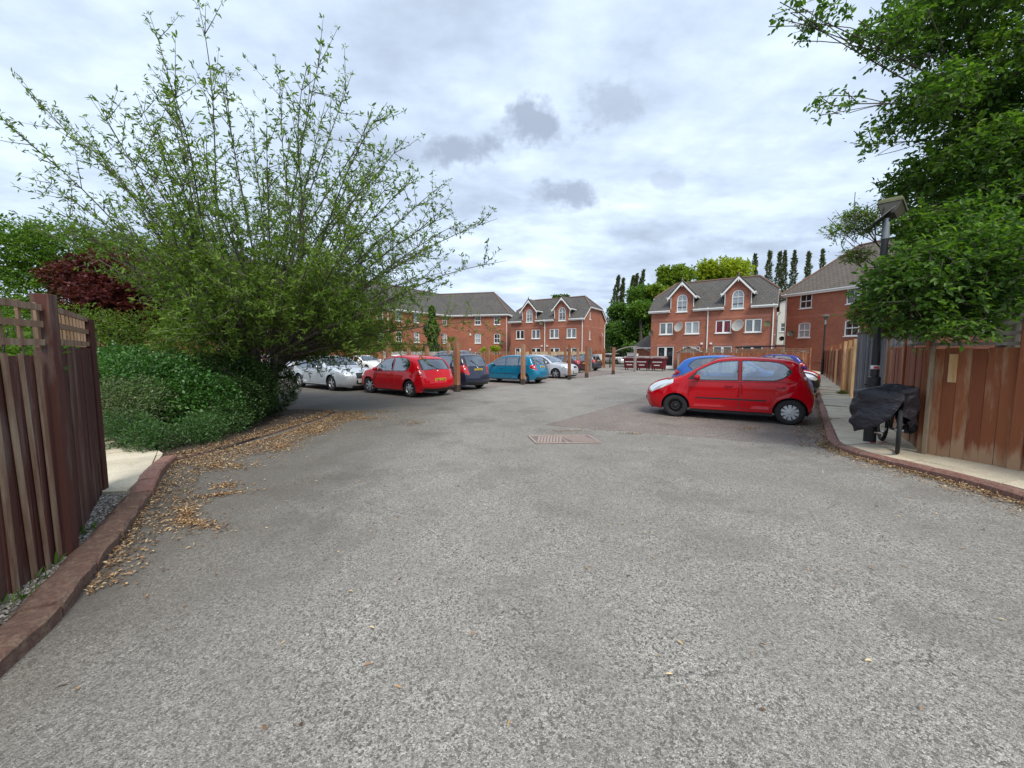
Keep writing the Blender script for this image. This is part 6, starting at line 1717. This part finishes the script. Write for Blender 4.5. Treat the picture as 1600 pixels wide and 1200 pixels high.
for i,(px,py,w_,ln_) in enumerate(((967,433,9,2.6),(974,437,6,1.0),(990,433,7,1.8),(996,430,7,2.4),(1006,424,8,3.0),(1180,399,9,0),(1203,394,9,.4),(1219,395,8,.3),(1227,394,8,.2),(1242,394,8,.3),(1264,396,8,0),(1286,392,8,0))):
    D_ = 84; c = at(px,py,D_); k = w_*D_/601
    lbs = ['leaning poplar, leftmost, above the wood left of the right twin gabled house','slim poplar just right of the leftmost leaning poplar','poplar in the left group, third from the left','slim poplar in the left group beside the third','tallest leaning poplar of the left group','poplar just right of the lime tree','tall slim poplar above the gap between the right hand houses','narrow poplar left half of the twin pair above the end house roof','narrow poplar right half of the twin pair above the end house roof','poplar right of the twin pair above the end house roof slope','small poplar top touching the end house roof slope','small poplar top highest along the end house roof slope']
    column_tree('poplar', lbs[i], (c.x-ln_,c.y), k, c.z, 'leaf_poplar', 2200, .5, .26, 'row of poplars beyond the houses', ln_, taper=.9)
# distant low hedge line closing the horizon
P=[];D=[]
for i in range(26000):
    a = random.uniform(-1.05,1.05); d_ = random.uniform(118,128); h_ = 7+2.5*math.sin(a*23)+1.6*math.sin(a*57+1)
    P.append((math.sin(a)*d_*1.1, math.cos(a)*d_+20, random.random()**.8*h_)); D.append(rvec(1)[0])
o_ = leaf_mesh('distant_wood', M['leaf_bgdark'], np.array(P), unit(np.array(D)), rvec(len(P)), rng.uniform(.7,1.4,len(P)), rng.uniform(.4,.8,len(P)), rng.random(len(P)))
tag(o_, 'far off belt of dark trees beyond the houses', kind='stuff')

# ------------------------------------------------------------------ world, sun, camera
w = bpy.data.worlds.new('World'); SC.world = w; w.use_nodes = True; nt = w.node_tree; nt.nodes.clear()
SUN_EL, SUN_AZ = 52, 160     # degrees; azimuth clockwise from +Y
sky = nt.nodes.new('ShaderNodeTexSky'); sky.sky_type = 'NISHITA'; sky.sun_disc = False; sky.sun_elevation = R(SUN_EL); sky.sun_rotation = R(SUN_AZ)
bg1 = nt.nodes.new('ShaderNodeBackground'); bg1.inputs[1].default_value = .10; L(nt, sky.outputs[0], bg1.inputs[0])
tc = nt.nodes.new('ShaderNodeTexCoord'); sp = nt.nodes.new('ShaderNodeSeparateXYZ'); L(nt, tc.outputs['Generated'], sp.inputs[0])
X_, Y_, Z_ = sp.outputs
den = mth(nt, 'ADD', mth(nt, 'MAXIMUM', Z_, 0), .16)
cb = nt.nodes.new('ShaderNodeCombineXYZ'); L(nt, mth(nt,'DIVIDE',X_,den), cb.inputs[0]); L(nt, mth(nt,'DIVIDE',Y_,den), cb.inputs[1])
pl_ = cb.outputs[0]
nA = noise(nt, pl_, .62, 7, .52); nB = noise(nt, scaled(nt, pl_, (1,1.6,1)), 1.9, 7, .55); nC = noise(nt, pl_, 5.5, 6, .6)
mx_ = mth(nt, 'ADD', mth(nt,'MULTIPLY',nA,.48), mth(nt,'ADD', mth(nt,'MULTIPLY',nB,.40), mth(nt,'MULTIPLY',nC,.12)))
cl = ramp(nt, mx_, [(.37,(.27,.325,.415)),(.45,(.36,.43,.535)),(.52,(.455,.54,.66)),(.58,(.55,.64,.76)),(.66,(.80,.88,.95))])
# the individual dark scud clouds, in directions
yy = mth(nt, 'MAXIMUM', Y_, .02); a_ = mth(nt,'DIVIDE',X_,yy); b_ = mth(nt,'DIVIDE',Z_,yy)
cb2 = nt.nodes.new('ShaderNodeCombineXYZ'); L(nt,a_,cb2.inputs[0]); L(nt,b_,cb2.inputs[1])
wob = noise(nt, cb2.outputs[0], 13, 8, .6); wob2 = noise(nt, scaled(nt, cb2.outputs[0], (1,1,1)), 5, 5, .6)
fac = None
for (ca, cz, ra, rz, st_) in ((-.119,.500,.105,.060,1.0),(.071,.566,.13,.072,1.0),(.136,.392,.115,.048,.95),(.245,.620,.10,.07,.55),(.39,.43,.05,.03,.45),(-.30,.36,.07,.03,.3),(.34,.30,.16,.035,.3),(.52,.27,.22,.035,.45),(.60,.20,.2,.04,.55),(.42,.18,.14,.03,.45)):
    u_ = mth(nt,'DIVIDE',mth(nt,'SUBTRACT',a_,ca),ra); v_ = mth(nt,'DIVIDE',mth(nt,'SUBTRACT',b_,cz),rz)
    d_ = mth(nt,'SQRT',mth(nt,'ADD',mth(nt,'MULTIPLY',u_,u_),mth(nt,'MULTIPLY',v_,v_)))
    q_ = mth(nt,'ADD',mth(nt,'SUBTRACT',1.0,d_), mth(nt,'MULTIPLY',mth(nt,'SUBTRACT',mth(nt,'ADD',wob,mth(nt,'MULTIPLY',wob2,.5)),.75),2.6))
    s_ = nt.nodes.new('ShaderNodeMapRange'); s_.interpolation_type='SMOOTHSTEP'; L(nt,q_,s_.inputs[0]); s_.inputs[1].default_value=.0; s_.inputs[2].default_value=.75; s_.inputs[3].default_value=0; s_.inputs[4].default_value=st_
    fac = s_.outputs[0] if fac is None else mth(nt,'MAXIMUM',fac,s_.outputs[0])
fac = mth(nt,'MULTIPLY',fac,ramp(nt, Y_, [(.0,(0,0,0)),(.12,(1,1,1))]))
cl = mix(nt, mth(nt,'MULTIPLY',fac,.92), cl, (.25,.295,.37))
bg2 = nt.nodes.new('ShaderNodeBackground'); L(nt, cl, bg2.inputs[0]); bg2.inputs[1].default_value = 1.0
ms_ = nt.nodes.new('ShaderNodeMixShader'); ms_.inputs[0].default_value = .93; L(nt,bg1.outputs[0],ms_.inputs[1]); L(nt,bg2.outputs[0],ms_.inputs[2])
wo = nt.nodes.new('ShaderNodeOutputWorld'); L(nt, ms_.outputs[0], wo.inputs[0])
sl = bpy.data.lights.new('sun','SUN'); sl.energy = 2.0; sl.angle = R(24); sl.color = (1,.93,.82)
so = bpy.data.objects.new('sun', sl); COL.objects.link(so)
dv = Vector((math.sin(R(SUN_AZ))*math.cos(R(SUN_EL)), math.cos(R(SUN_AZ))*math.cos(R(SUN_EL)), math.sin(R(SUN_EL))))
so.rotation_euler = dv.to_track_quat('Z','Y').to_euler(); so.location = (0,0,30)
cam = bpy.data.cameras.new('camera'); cam.sensor_width = 36; cam.lens = 36*601/1600; cam.clip_end = 2000; cam.clip_start = .05
co = bpy.data.objects.new('camera', cam); COL.objects.link(co); co.location = (0,0,H0); co.rotation_euler = (PI/2-TH,0,0); SC.camera = co
SC.render.engine = 'CYCLES'
vs_ = SC.view_settings; vs_.view_transform = 'Standard'; vs_.look = 'None'; vs_.exposure = 0.82; vs_.gamma = 1
SC.cycles.max_bounces = 8; SC.cycles.transparent_max_bounces = 12
